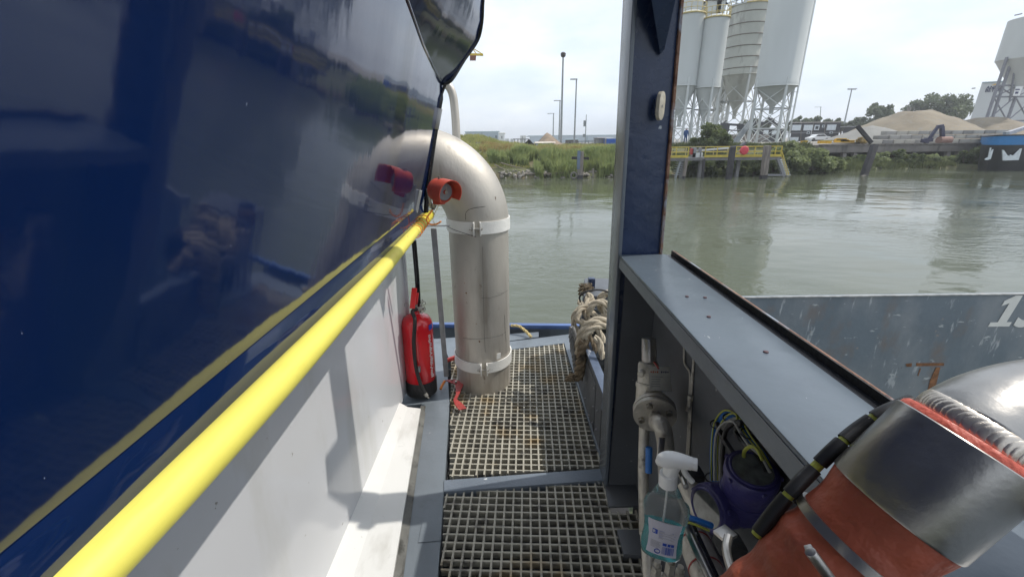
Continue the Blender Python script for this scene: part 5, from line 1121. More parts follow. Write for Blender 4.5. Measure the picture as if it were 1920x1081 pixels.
# ------------------------------------------------------------------ silos
silo_m = mat('silo grey white paint', (.47, .49, .48), .6, var=.07, scale=.4, bump=.3, bscale=1, stretch=(1, 1, .25), spots=[((.40, .36, .30), .9, .66, .1, (1, 1, .15))])
silo_b = mat('banded silo paint', (.42, .43, .39), .65, var=.12, scale=.5, stretch=(1, 1, .4), spots=[((.33, .33, .30), 1.1, .52, .1, (1, 1, .3))])
silo_s = mat('silo steelwork', (.55, .57, .56), .6, var=.08, scale=1)
seamm = mat('rusty seam', (.17, .15, .13), .8, var=.3, scale=3)
yr = mat('yellow railing', (.52, .40, .06), .55, var=.15, scale=3)
yrust = mat('faded yellow railing', (.52, .43, .20), .7, var=.2, scale=3)
def silo(label, cx_, wpx, yb, ytop, Y, yap, yfoot, m, bands=0, legs=4, pr=1.0, top=True):
    ctr = P(cx_, yb, y=Y); rad = wpx / 2 * (P(cx_ + 1, yb, y=Y) - P(cx_, yb, y=Y)).length * pr; cy = Y; zb = ctr.z; zt = P(cx_, ytop, y=Y).z if ytop is not None else zb + 16
    zf = 2.30; t = thing('cement_silo', label, 'silo', (ctr.x, cy, zf), 'cement silos on the right bank'); cx0 = ctr.x
    b = B(); b.lathe((cx0, cy, zb), (0, 0, 1), [(0, rad * 1.0), (0.02, rad), (.5, rad * 1.0), (.52, rad * .995), (zt - zb, rad * .995), (zt - zb + .4, rad * .6), (zt - zb + .5, .3)], 48); b.build('barrel', m, t)
    za = P(cx_, yap, y=Y).z; b = B(); b.lathe((cx0, cy, zb), (0, 0, -1), [(0, rad * .97), ((zb - za) * .9, rad * .14), (zb - za, .25), (zb - za + .6, .22)], 36); b.build('hopper', m, t)
    b = B(); b.tube(arc((cx0, cy, zb + .03), rad * 1.005, 0, 2 * math.pi, (1, 0, 0), (0, 1, 0), 40)[:-1], .07, 6, closed=True); b.build('base_ring', m, t)
    for k in range(bands):
        z = zb + (zt - zb) * (k + .62) / (bands + .3); b = B(); b.tube(arc((cx0, cy, z), rad * 1.0, 0, 2 * math.pi, (1, 0, 0), (0, 1, 0), 48)[:-1], .05, 6, closed=True); b.build('band', seamm, t)
    lp_ = [(cx0 + rad * .96 * math.cos(a), cy + rad * .96 * math.sin(a)) for a in (R(-90), R(0), R(90), R(180))] if legs == 4 else [(cx0 + rad * .9 * math.cos(R(45 + 90 * k)), cy + rad * .9 * math.sin(R(45 + 90 * k))) for k in range(4)]
    lw_ = .22
    for x, y in lp_: b = B(); b.bar((x, y, zf - .3), (x, y, zb + .9), lw_, lw_, (0, 1, 0)); b.build('leg', silo_s, t)
    zs = [zf + .1, zf + (zb - zf) * .30, zf + (zb - zf) * .64, zb - .1]
    for i in range(4):
        x0, y0 = lp_[i]; x1, y1 = lp_[(i + 1) % 4]
        for j in range(3):
            b = B(); b.bar((x0, y0, zs[j + 1] if j < 2 else zs[j]), (x1, y1, zs[j + 1] if j < 2 else zs[j]), .11); b.build('ring_beam', silo_s, t)
            b = B(); b.bar((x0, y0, zs[j]), (x1, y1, zs[j + 1]), .075); b.build('brace', silo_s, t); b = B(); b.bar((x0, y0, zs[j + 1]), (x1, y1, zs[j]), .075); b.build('brace', silo_s, t)
    if top:
        rt_ = B(); 
        for q in (.55, 1.05):
            b = B(); b.tube(arc((cx0, cy, zt + q), rad * 1.02, 0, 2 * math.pi, (1, 0, 0), (0, 1, 0), 36)[:-1], .035, 5, closed=True); b.build('top_rail', yrust, t)
        b = B(); b.tube(arc((cx0, cy, zt + .05), rad * 1.02, 0, 2 * math.pi, (1, 0, 0), (0, 1, 0), 36)[:-1], .09, 6, closed=True); b.build('kick_ring', yrust, t)
        for k in range(16):
            a = 2 * math.pi * k / 16; x, y = cx0 + rad * 1.02 * math.cos(a), cy + rad * 1.02 * math.sin(a); b = B(); b.bar((x, y, zt), (x, y, zt + 1.05), .05); b.build('rail_post', yrust, t)
    return t, cx0, cy, rad, zb, zt
silo('leftmost slim white silo, half hidden by the steel column', 1281, 48, 163, 30, 56.0, 228, 262, silo_m)
silo('second slim white silo, between the leftmost one and the banded one', 1326, 48, 166, 37, 55.2, 230, 262, silo_m, pr=.93)
silo('wide grey silo with dark horizontal bands', 1388, 74, 143, 14, 60.5, 214, 262, silo_b, bands=6, pr=.93)
t4 = silo('tallest wide silo, plain pale grey, rightmost of the group by the jetty', 1454, 79, 164, None, 52.5, 203, 262, silo_m, top=False, pr=.90)
silo('small silo hidden behind, its cone seen left of the banded silo hopper', 1352, 40, 170, 60, 66, 222, 262, silo_b, top=False)
# ladder line on the big silo
t, cx0, cy, rad, zb, zt = t4
b = B(); b.tube([(cx0 + rad + .22, cy - .3, 2.6), (cx0 + rad + .22, cy - .3, zt)], .06, 6); b.build('filling_pipe', silo_s, t)
b = B(); b.tube([(cx0 + rad + .45, cy - .1, 2.6), (cx0 + rad + .45, cy - .1, zt)], .03, 6); b.build('side_pipe', silo_s, t)
for k in range(16): b = B(); b.bar((cx0 + rad * .99, cy - .2, 3.5 + k * 1.5), (cx0 + rad + .45, cy - .15, 3.5 + k * 1.5), .05); b.build('pipe_bracket', silo_s, t)
# plant on top of the silos
tp_ = thing('roof_plant', 'filter housings and pipe frames on top of the silos at the top edge', 'machinery', P(1330, 15, y=57))
for px, py, w_, h_, nm in ((1292, 15, 2.6, 3.2, 'filter_tower'), (1333, 20, 1.6, 1.6, 'filter_house'), (1345, 22, 1.0, 2.0, 'ladder_box'), (1424, -8, 3.0, 1.6, 'filter_house')):
    c = P(px, py, y=57.5 if px < 1400 else 62); b = B(); b.box(c, (w_, 1.6, h_)); b.build(nm, silo_m, tp_); b = B(); b.box(c + Vector((0, 0, h_ / 2 + .06)), (w_ + .3, 1.9, .14)); b.build('housing_roof', seamm, tp_)
for p, q in (((1326, 10), (1345, -8)), ((1345, -8), (1366, 10)), ((1360, 8), (1390, -2)), ((1366, 12), (1400, 4)), ((1380, 8), (1384, -12)), ((1392, 6), (1388, -12)), ((1352, 30), (1352, -5)), ((1358, 20), (1364, -8)), ((1300, 22), (1300, 8)), ((1316, 22), (1322, 16))):
    b = B(); b.bar(P(*p, y=57.2), P(*q, y=57.2), .14); b.build('frame_strut', silo_s, tp_)
# machinery between the legs
mc = thing('conveyor', 'dark inclined conveyor and pipework between the silo legs', 'conveyor', P(1400, 262, y=54))
b = B(); b.bar(P(1372, 275, y=53.4), P(1408, 228, y=55), .55, .3, (0, 1, 0)); b.build('belt_frame', polem, mc)
for p, q, w_ in (((1362, 233), (1392, 235), .25), ((1392, 236), (1440, 229), .22), ((1346, 240), (1362, 226), .12), ((1408, 228), (1430, 232), .4), ((1400, 245), (1420, 228), .12), ((1362, 262), (1366, 236), .12), ((1340, 242), (1396, 246), .12), ((1440, 222), (1462, 240), .3)):
    b = B(); b.bar(P(*p, y=56), P(*q, y=56), w_); b.build('frame_bar', mat('dark steelwork', (.10, .10, .11), .6) if 'dark steelwork' not in MATS else MATS['dark steelwork'], mc)
for px, py in ((1356, 236), (1362, 241), (1388, 238), (1446, 228)):
    b = B(); b.box(P(px, py, y=55.8), (.5, .5, .7)); b.build('motor', MATS['dark steelwork'], mc)
building('block_wall', 'brown grey wall behind the silo legs', 1344, 1440, 252, 264, 64, .6, mat('brown grey block', (.22, .20, .185), .85, var=.15, scale=1), None, [(1392, 252.5, 1393, 264, seamm, 'joint')], 'wall')

# person in blue under the leftmost silo
pb = P(1284, 271, y=52.2); per = thing('person', 'person in blue overalls and white helmet standing under the leftmost silo', 'person', pb)
bm_ = bpy.data.meshes.new('body'); sk = [(0, 0, .95), (0, 0, 1.22), (0, 0, 1.48), (0, 0, 1.60), (0, -.01, 1.72), (-.19, 0, 1.45), (-.27, -.05, 1.15), (-.24, -.18, .92), (.19, 0, 1.45), (.26, -.03, 1.15), (.24, -.14, .9), (-.10, 0, .88), (-.11, -.01, .48), (-.12, 0, .07), (-.12, -.14, .03), (.10, 0, .88), (.12, .02, .48), (.13, .03, .07), (.13, -.11, .03)]
ed = [(0, 1), (1, 2), (2, 3), (3, 4), (2, 5), (5, 6), (6, 7), (2, 8), (8, 9), (9, 10), (0, 11), (11, 12), (12, 13), (13, 14), (0, 15), (15, 16), (16, 17), (17, 18)]
rd = [.16, .16, .17, .06, .10, .075, .055, .04, .075, .055, .04, .10, .07, .055, .05, .10, .07, .055, .05]
bm_.from_pydata([(x * 1.0, y, z * 1.02) for x, y, z in sk], ed, []); po = bpy.data.objects.new('body', bm_); COL.objects.link(po); po.parent = per
md = po.modifiers.new('skin', 'SKIN'); 
for v, r_ in zip(bm_.skin_vertices[0].data if bm_.skin_vertices else [], rd): v.radius = (r_, r_)
if not bm_.skin_vertices:
    bm2 = bmesh.new(); bm2.from_mesh(bm_); ly = bm2.verts.layers.skin.verify()
    for v, r_ in zip(bm2.verts, rd): v[ly].radius = (r_, r_)
    bm2.verts.ensure_lookup_table(); bm2.verts[0][ly].use_root = True; bm2.to_mesh(bm_); bm2.free()
sb = po.modifiers.new('sub', 'SUBSURF'); sb.levels = 1; sb.render_levels = 1
overall = mat('blue overalls', (.02, .07, .20), .8); bm_.materials.append(overall)
b = B(); b.lathe(pb + Vector((0, -.01, 1.66)), (0, 0, 1), [(-.06, .09), (.0, .105), (.06, .10)], 14); b.build('face', mat('skin', (.5, .3, .22), .6), per)
b = B(); b.lathe(pb + Vector((0, -.01, 1.74)), (0, 0, 1), [(0, .16), (.02, .14), (.08, .12), (.13, .07), (.15, .01)], 16); b.build('helmet', wwhite, per)

# ------------------------------------------------------------------ jetty
YJ = 37.4
jt = thing('jetty', 'grey jetty deck with yellow railings and a stair down to the water', 'jetty', P(1370, 296, y=YJ))
def jp(px, py, dy=0): return P(px, py, y=YJ + dy)
zj = jp(1300, 295.5).z
xl_, xr_ = jp(1240, 296).x, jp(1465, 296).x
b = B(); b.hexa([(xl_, YJ, zj - .25), (xr_, YJ, zj - .25), (xr_, YJ + 1.6, zj - .25), (xl_, YJ + 1.6, zj - .25), (xl_, YJ, zj), (xr_, YJ, zj), (xr_, YJ + 1.6, zj), (xl_, YJ + 1.6, zj)]); b.build('deck_beam', mat('jetty steel', (.17, .165, .165), .7, var=.2, scale=2), jt)
for x0, x1 in ((1245, 1290), (1322, 1366), (1379, 1432), (1442, 1464)):
    a, c = jp(x0, 290).x, jp(x1, 290).x; mm = yr
    b = B(); b.bar((a, YJ - .03, zj + .10), (c, YJ - .03, zj + .10), .05, .20); b.build('toe_board', mm, jt)
    for q in (.44, .84):
        b = B(); b.bar((a, YJ, zj + q), (c, YJ, zj + q), .07); b.build('handrail', mm, jt)
    n_ = max(2, int((c - a) / .75)); 
    for k in range(n_ + 1): x = a + (c - a) * k / n_; b = B(); b.bar((x, YJ, zj), (x, YJ, zj + .84), .06); b.build('rail_post', mm, jt)
for x0, x1 in ((1245, 1464),):
    a, c = jp(x0, 290).x, jp(x1, 290).x
    for q in (.44, .84): b = B(); b.bar((a, YJ + 1.55, zj + q), (c, YJ + 1.55, zj + q), .05); b.build('rear_rail', yrust, jt)
for k in range(9):
    x = jp(1245 + 27 * k, 290).x; b = B(); b.bar((x, YJ + 1.55, zj), (x, YJ + 1.55, zj + .84), .05); b.build('rear_post', yrust, jt)
for px in (1284, 1320, 1392): 
    x = jp(px, 300).x; b = B(); b.bar((x, YJ + .6, -.6), (x, YJ + .6, zj - .25), .26, .26, (0, 1, 0)); b.build('support_pile', MATS['jetty steel'], jt)
b = B(); b.bar(jp(1276, 300, .2), jp(1266, 334, .2), .16); b.build('left_stair_string', polem, jt)
for k in range(7): b = B(); b.box(jp(1275 - 1.3 * k, 302 + 4.3 * k, .4), (.5, .5, .04)); b.build('left_stair_tread', polem, jt)
for dx in (0, 7):
    b = B(); b.bar(jp(1458 + dx, 297, .1 * dx), jp(1470 + dx, 331, .1 * dx), .12, .2); b.build('stair_string', galv, jt)
for k in range(10): b = B(); b.box(jp(1462 + 1.25 * k, 300 + 3.1 * k, .35), (.5, .7, .04)); b.build('stair_tread', silo_s, jt)
b = B(); b.bar(jp(1465, 280), jp(1479, 328), .06); b.build('stair_rail', yr, jt); b = B(); b.bar(jp(1464, 288), jp(1476, 329), .05); b.build('stair_rail', yr, jt)
b = B(); b.bar(jp(1438, 328), jp(1470, 328), .16); b.build('low_beam', galv, jt)
# dark machine on the jetty and lifebuoy box
b = B(); b.lathe(jp(1395, 282, -.1), (0, -1, 0), [(-.10, .34), (.0, .37), (.10, .37), (.15, .31)], 8); lb_ = tag(b.build('lifebuoy_case', mat('red plastic case', (.60, .06, .08), .5), bevel=.02), 'red octagonal lifebuoy case on the yellow jetty railing', 'lifebuoy case')
t = thing('pump_unit', 'grey pump with red valve standing on the jetty between the railings', 'pump', jp(1305, 294, .6))
for px, py, w_, h_, m_, nm in ((1300, 287, .35, .9, galv, 'upright'), (1306, 291, .9, .4, shedw, 'motor'), (1297, 284, .2, .5, redold, 'valve_wheel'), (1312, 287, .15, .9, galv, 'riser')):
    b = B(); b.box(jp(px, py, .6), (w_, .4, h_)); b.build(nm, m_, t, bevel=.03)
b = B(); b.bar(jp(1302, 283, .9), jp(1366, 277.5, .9), .14); tag(b.build('white_pipe', silo_s), 'long white pipe sloping up behind the yellow railing', 'pipe')
b = B(); b.bar(jp(1360, 276.5, 1.2), jp(1392, 273, 1.2), .25, .1); b.bar(jp(1388, 275, 1.2), jp(1398, 267, 1.2), .35, .18); tag(b.build('gangway', MATS['dark steelwork']), 'dark tilted gangway end above the red lifebuoy case', 'gangway')
pile('big dark jetty pile left of the red lifebuoy case', (1374, 276), (1366, 336), 35.6, 9, timberd)
pile('big jetty pile right of the red lifebuoy case, next to the stair', (1439, 273), (1431, 336), 35.5, 10, timber)
pile('slim pile at the left end of the jetty under the pump', (1288, 296), (1281, 338), 36.2, 5, timber)
pile('thin rusty pile under the jetty right of the pump', (1320, 298), (1317, 336), 36.5, 4, timberd)

# bushes round the jetty
shrub('round_bush', 'dense green bush behind the jetty under the second silo', (P(1334, 272, y=47).x, 47, 2.2), (2.1, 1.4, 1.35), dark_m, 26, 5000, .17)
shrub('willow_bush', 'big pale green willow bush right of the jetty stair', (P(1505, 320, y=40.4).x, 40.4, .1), (2.35, 1.3, 1.15), bush_m, 34, 9000, .16)
shrub('willow_bush', 'narrow willow bush rising behind the jetty stair head', (P(1470, 300, y=41.5).x, 41.5, .7), (1.2, 1.0, 1.1), bush_m, 20, 4500, .16)
shrub('willow_bush', 'low willow bush right end of the big one, beside the quay piles', (P(1545, 325, y=41).x, 41, .0), (1.7, 1.0, .85), bush_m, 20, 4500, .16)
for i, (px, r_, z_) in enumerate(((1290, 1.6, .9), (1330, 2, .8), (1370, 2, .9), (1410, 2, 1.0), (1445, 1.5, 1.1))):
    shrub('waterside_bush', ('leftmost', 'second', 'middle', 'fourth', 'rightmost')[i] + ' of five dark bushes on the waterline under the jetty', (P(px, 330, y=40).x, 39.9, .0), (r_ * .9, .9, z_ * .95), dark_m, 18, 3500, .15)
for i, px in enumerate((1585, 1640, 1695, 1750, 1800, 1845)):
    shrub('quay_bush', ('leftmost', 'second', 'third', 'fourth', 'fifth', 'rightmost')[i] + ' of the low bushes on the waterline under the concrete quay', (P(px, 322, y=46.5).x, 46.3 + (i % 2) * .5, .0), (1.9, .9, .75 + .12 * (i % 3)), (dark_m, bush_m)[i % 2], 18, 3500, .15)

# ------------------------------------------------------------------ concrete quay
YQ = 48.5
conc = mat('quay concrete', (.21, .19, .175), .85, var=.2, scale=.8, bump=.5, bscale=5, stretch=(1, 1, .5), spots=[((.10, .09, .085), .9, .54, .12, (1, 1, .3)), ((.30, .24, .19), 1.5, .66, .05, (1, 1, .4))])
qy = thing('concrete_quay', 'long weathered concrete quay beam on slanting legs, right bank', 'quay', P(1700, 285, y=YQ))
a, c = P(1535, 271, y=YQ), P(1880, 266, y=YQ); zq = 2.34
zb_ = P(1700, 285, y=YQ).z
b = B(); b.hexa([(a.x, YQ, zb_), (c.x, YQ, zb_), (c.x, YQ + 4.5, zb_), (a.x, YQ + 4.5, zb_), (a.x, YQ, zq), (c.x, YQ, zq), (c.x, YQ + 4.5, zq), (a.x, YQ + 4.5, zq)]); b.build('beam', conc, qy, bevel=.03)
b = B(); b.box(((a.x + c.x) / 2, YQ - .04, zq + .02), (c.x - a.x, .16, .12)); b.build('coping', seamm, qy)
for k in range(26): 
    x = a.x + .4 + k * (c.x - a.x - .8) / 25; b = B(); b.box((x, YQ - .10, zq - .02), (.22, .1, .10)); b.build('edge_cleat', conc, qy)
for px in (1582, 1602, 1648, 1712, 1776, 1796, 1840):
    p0 = P(px, 284, y=YQ + .4); b = B(); b.bar((p0.x, YQ + .4, zb_ + .1), (p0.x - .25, YQ - .35, -.6), .38, .38, (0, 1, 0)); b.build('leg', conc, qy)
pile('massive leaning dark fender pile in front of the quay', (1640, 272), (1618, 334), 38.5, 9.5, timberd, dy=-.6)
b = B(); b.bar(P(1607, 236, y=39.6), P(1634, 268, y=39.2), .28, .2, (0, 1, 0)); tag(b.build('leaning_strut', timberd), 'dark leaning beam above the leaning pile in front of the block wall', 'beam')
b = B(); b.bar(P(1612, 333, y=37.5), P(1622, 331, y=37.5), .25); tag(b.build('floating_log', timber), 'pale stub floating at the foot of the leaning pile', 'log')
# block wall, each block its own piece
blk = [mat('concrete block ' + s, c_, .85, var=.12, scale=1.2, bump=.5, bscale=5) for s, c_ in (('pale', (.40, .38, .33)), ('grey', (.31, .30, .28)), ('dark', (.20, .195, .185)))]
wl = thing('stacked_block_wall', 'wall of stacked pale concrete blocks holding the gravel heaps', 'wall', P(1750, 268, y=53))
x0 = P(1636, 260, y=53).x; x1 = P(1885, 260, y=53).x; ztop = P(1750, 244.5, y=53).z; hb_ = (ztop - 2.30) / 3; random.seed(4)
me_b = {}
for j in range(3):
    x = x0 + (0, .65, .2)[j] + (0 if j < 2 else 1.2); k = 0
    while x < x1:
        mi = random.choice((0, 0, 1, 1, 1, 2)); 
        if mi not in me_b:
            b = B(); b.box((0, 0, 0), (1.22, .8, hb_ - .06)); ob = b.build('concrete_block', blk[mi], wl, bevel=.03); me_b[mi] = ob.data; 
            for v in ob.data.vertices: v.co += wl.location
        else: ob = bpy.data.objects.new('concrete_block', me_b[mi]); COL.objects.link(ob); ob.parent = wl
        ob.location = Vector((x + .65, 53.4 + random.uniform(-.05, .05), 2.30 + hb_ * (j + .5))) - wl.location; x += 1.30
heap('grit_heap', 'smaller grey grit heap left of the big sand heap', 1622, 1790, 229, 262, 54.5, 11, grit, 5, .45)
heap('sand_heap', 'huge tan sand heap behind the block wall', 1690, 1960, 199, 262, 58, 18, sand, 8, .47, .25)
heap('sand_heap', 'tan sand heap cut by the right edge behind the blue ship bow', 1850, 2080, 214, 262, 60, 18, sand, 9, .5, .2)
# excavator grab arm
ga_ = thing('grab_arm', 'dark blue folded grab arm resting on the quay before the block wall', 'crane arm', P(1750, 266, y=51))
gm = mat('grab dark blue', (.035, .035, .07), .5)
for p, q, w_ in (((1739, 265), (1759, 237), .30), ((1757, 238), (1768, 236), .35), ((1766, 237), (1767, 258), .38), ((1728, 264), (1748, 262), .4), ((1733, 262), (1740, 266), .5)):
    b = B(); b.bar(P(*p, y=51), P(*q, y=51), w_, w_ * .8, (0, 1, 0)); b.build('arm_segment', gm, ga_, bevel=.03)
b = B(); b.cyl(P(1760, 263, y=51), P(1781, 263, y=51), .42, n=14); b.build('rusty_drum', mat('rusty pink drum', (.25, .15, .12), .8), ga_)

# black container offices
blackc = mat('black cladding', (.028, .030, .036), .6, var=.15, scale=1, bump=.3, bscale=3)
wpane = mat('window blind', (.60, .65, .68), .35)
YO = 98
bo = building('container_office', 'two storey black container office with white blinds right of the silos', 1480, 1569, 230, 266, YO, 6, blackc, blackc, [], 'building')
for (u0, v0, u1, v1) in ((1486, 234.5, 1500.5, 244.5), (1508, 234.5, 1522.5, 244.5), (1551.5, 234, 1566, 244), (1481.5, 257.5, 1495.5, 267)):
    p = P(u0, v0, y=YO - .05); q = P(u1, v1, y=YO - .05); fr = B(); fr.box(((p.x + q.x) / 2, YO - .03, (p.z + q.z) / 2), (q.x - p.x + .12, .08, p.z - q.z + .12)); f_ = fr.build('window', galv, bo)
    b = B(); b.box(((p.x + q.x) / 2, YO - .08, (p.z + q.z) / 2), (q.x - p.x, .03, p.z - q.z)); b.build('pane', wpane, f_)
for (u0, v0, u1, v1) in ((1528, 234.5, 1535, 244), (1542, 234.5, 1545.5, 239), (1513, 247, 1518, 251), (1556, 247, 1561, 250.5)):
    p = P(u0, v0, y=YO - .05); q = P(u1, v1, y=YO - .05); fr = B(); fr.box(((p.x + q.x) / 2, YO - .04, (p.z + q.z) / 2), (q.x - p.x, .1, p.z - q.z)); f_ = fr.build('small_window', wpane, bo)
    b = B(); b.box(((p.x + q.x) / 2, YO - .10, (p.z + q.z) / 2), ((q.x - p.x) * .6, .03, (p.z - q.z) * .6)); b.build('pane', darkglass, f_)
p = P(1514, 257, y=YO - .05); q = P(1524, 268, y=YO - .05); b = B(); b.box(((p.x + q.x) / 2, YO - .03, (p.z + q.z) / 2), (q.x - p.x, .1, p.z - q.z)); b.build('door', wpane, bo)
b = B(); b.bar(P(1520, 256, y=YO - .2), P(1522.5, 243, y=YO - .2), .08); b.build('white_pole', wwhite, bo)
b = B(); b.box(P(1525, 249, y=YO - .03), (11.6, .06, .15)); b.build('floor_seam', galv, bo)
for px in (1503, 1525, 1547): b = B(); b.bar(P(px - 2, 266, y=YO - .04), P(px, 230, y=YO - .04), .1); b.build('module_joint', seamm, bo)
bo2 = building('container_office', 'lower black container office seen between the tall silo legs', 1410, 1470, 241, 266, 94, 6, blackc, blackc, [(1432, 244, 1440, 252, wpane, 'window'), (1448, 245, 1456, 252, wpane, 'window')], 'building')
bl2 = thing('black_container', 'plain black container with a flat top right of the container office', 'container', P(1620, 266, y=60))
a, c = P(1576, 268, y=90), P(1670, 236, y=90)
b = B(); b.hexa([(a.x, 90, 2.6), (c.x, 90, 2.6), (c.x + 3.5, 94, 2.6), (a.x + 3, 94, 2.6), (a.x, 90, P(1576, 238.5, y=90).z), (c.x, 90, c.z), (c.x + 3.5, 94, c.z), (a.x + 3, 94, P(1576, 238.5, y=90).z)]); b.build('shell', blackc, bl2)
b = B(); b.bar(P(1576, 238, y=89.9), P(1670, 235.6, y=89.9), .16); b.build('top_trim', galv, bl2)
# white van roof, yellow machinery
cy_ = P(1537, 266, y=92); car = thing('parked_car', 'white car parked before the black container office', 'car', (cy_.x, 92, 2.30))
def cp(u, z, y): return Vector((cy_.x + u, 92 + y, 2.30 + z))
side = [(-2.1, .35), (-2.1, .75), (-1.2, .95), (-.75, 1.38), (.7, 1.42), (1.3, 1.0), (2.1, .9), (2.15, .35)]
b = B(); b.prism([cp(u, z, 0) for u, z in side], (0, 1.7, 0)); b.build('body', wwhite, car, bevel=.06)
b = B(); b.prism([cp(u, z, -.02) for u, z in [(-1.0, .98), (-.68, 1.30), (.6, 1.34), (1.1, 1.02)]], (0, .04, 0)); b.build('side_window', darkglass, car)
for u in (-1.35, 1.35): b = B(); b.lathe(cp(u, .32, -.02), (0, 1, 0), [(0, .32), (.2, .32)], 16); b.build('wheel', rubber, car)
ylw = mat('machine yellow', (.70, .40, .03), .5, var=.1)
ymn = thing('yellow_beams', 'stack of orange yellow steel beams on the quay right of the white car', 'beams', P(1580, 267, y=52))
for u0, u1, v in ((1564, 1601, 265.5), (1565, 1590, 262.5), (1575, 1601, 264.2), (1568, 1586, 261)):
    b = B(); b.bar(P(u0, v, y=52), P(u1, v, y=52), .26, .2); b.build('beam', ylw, ymn)
for u0, u1, nm, lab in ((1536, 1545, 'yellow_bin', 'left yellow crate in front of the white car'), (1547, 1556, 'yellow_bin', 'right yellow crate in front of the white car'), (1504, 1511, 'orange_bin', 'small orange crate at the left quay edge below the office')):
    t = thing(nm, lab, 'crate', P(u0, 268, y=51.5)); p, q = P(u0, 264, y=51.5), P(u1, 269, y=51.5)
    b = B(); b.box(((p.x + q.x) / 2, 51.5, (p.z + q.z) / 2), (q.x - p.x, .5, p.z - q.z)); b.build('box', ylw, t); b = B(); b.box(((p.x + q.x) / 2, 51.23, p.z), (q.x - p.x + .06, .08, .07)); b.build('rim', yr, t)
shrub('dry_bush', 'small tan dry bush in front of the black container', (P(1618, 266, y=53.5).x, 53.5, 2.3), (.65, .4, .55), dry_m, 10, 700, .12)

# trees on the right
def tr(label, px, yb, yt, wpx, Y, nc=30, nl=5000, name='leafy_tree', sz=.34, rz=.36):
    base = P(px, yb, y=Y); top_ = P(px, yt, y=Y); rad = wpx / 2 * Y / 870; base.z = 2.3; tree(name, label, base, top_.z - 2.3, rad, tree_m, nc, nl, sz, 'trees behind the yard, right bank', .25, rz)
tr('open crowned tree above the plain black container', 1645, 240, 189, 46, 126, 26, 3600, sz=.42)
tr('big broad tree behind the sand heap, largest of all', 1750, 240, 176, 90, 126, 40, 9000, sz=.42)
tr('lower right shoulder tree of the big broad tree', 1788, 240, 184, 42, 128, 22, 3200, sz=.42)
tr('low tree between the office and the open crowned tree', 1603, 240, 216, 36, 130, 20, 2200)
tr('small tree low above the black container, left of the open crowned tree', 1625, 240, 222, 30, 132, 16, 1600)
for i, (px, yt, wp) in enumerate(((1492, 220, 30), (1522, 217, 34), (1555, 222, 32), (1578, 221, 26), (1425, 222, 44), (1395, 226, 30))):
    tr(('small tree over the left end of the black office roof', 'tree over the middle of the black office roof', 'tree over the right end of the black office roof', 'low tree just right of the black office', 'dark tree seen through the legs of the tallest silo', 'dark tree seen low between the banded silo legs')[i], px, 240, yt, wp, 132, 18, 1800, sz=.5)
bt_ = thing('bare_tree', 'leafless pale tree left of the big broad tree', 'tree', (P(1688, 240, y=110).x, 110, 2.4)); random.seed(21)
b = B()
def br(p, d, l, r_, k):
    e = p + d * l; b.tube([p, p.lerp(e, .5) + Vector((random.uniform(-.1, .1), 0, 0)) * l * .3, e], [r_, r_ * .8, r_ * .6], 5, caps=False)
    if k: 
        for _ in range(3): br(e, (d + Vector((random.uniform(-.55, .55), random.uniform(-.4, .4), random.uniform(-.1, .3)))).normalized(), l * random.uniform(.6, .8), r_ * .6, k - 1)
p0 = bt_.location.copy()
br(p0 + Vector((-.9, 0, 0)), Vector((-.05, 0, 1)), 2.2, .13, 4); br(p0 + Vector((.3, 0, 0)), Vector((.12, 0, 1)), 2.4, .15, 4)
b.build('branches', mat('bare bark', (.30, .27, .25), .9), bt_)
# distant low tree line beyond both frame edges
pc = []
for i, px in enumerate((-700, -560, -420, -300, 2080, 2220, 2380, 2560, 2800, 3100)):
    P_ = P(960 + (px - 960) * .9, 262, y=150); pc.append(crown_pts((P_.x, 150, 6), (10, 5, 4.5), 24, 1500)[0])
v, f = leaves(np.concatenate(pc), 1.0); tag(npmesh('far_wood', v, f, tree_m), 'far wood on the distant bank beyond the frame edges', None, None, 'stuff')

# ------------------------------------------------------------------ concrete plant building and tower on the right
pbm = mat('plant cladding', (.50, .52, .52), .6, var=.04, scale=.2)
YA = 88
a = P(1822, 215, y=YA); c = P(1990, 215, y=YA); zt = P(1850, 155, y=YA).z
pl_ = thing('concrete_plant', 'big pale plant building with dark lettering high on its wall, far right', 'building', (a.x, YA, 2.6))
b = B(); b.hexa([(a.x, YA, 2.5), (c.x, YA - 10, 2.5), (c.x + 20, YA + 20, 2.5), (a.x * 1.23 + 2, YA + 20, 2.5), (a.x, YA, zt), (c.x, YA - 10, zt + .0), (c.x + 20, YA + 20, zt), (a.x * 1.23 + 2, YA + 20, zt)]); b.build('wall', pbm, pl_)
wr = Vector((c.x - a.x, -10, 0)).normalized(); wn = Vector((wr.y, -wr.x, 0)) ; wn = wn if wn.y < 0 else -wn
b = B(); b.bar(Vector((a.x, YA, zt)) + wn * .05, Vector((c.x, YA - 10, zt)) + wn * .05, .2); b.build('roof_trim', clad, pl_)
navyp = mat('navy lettering', (.02, .025, .08), .5); 
def onwall(px, py):
    d = (P(px, py, y=10) - CAM); n_ = wn; t__ = (Vector((a.x, YA, 0)) - CAM).dot(n_) / d.dot(n_); return CAM + d * t__ + n_ * .08
th_ = (onwall(1849, 162.5) - onwall(1849, 168)).length
text_mesh('lettering', 'ANKER', navyp, pl_, onwall(1848, 167.5), wr, (0, 0, 1), th_, bold=.012, depth=.02)
text_mesh('lettering', 'BETON', navyp, pl_, onwall(1846, 173), wr, (0, 0, 1), th_, bold=.012, depth=.02)
b = B(); q = [onwall(1858, 161), onwall(1866, 157), onwall(1872, 160), onwall(1866, 159)]; b.add(q, [(0, 1, 2, 3)]); b.build('yellow_mark', ylw, pl_)
b = B(); b.bar(P(1823, 166, y=YA - .3), P(1828, 165.5, y=YA - .3), .2); b.build('outlet', polem, pl_)
YT = 70
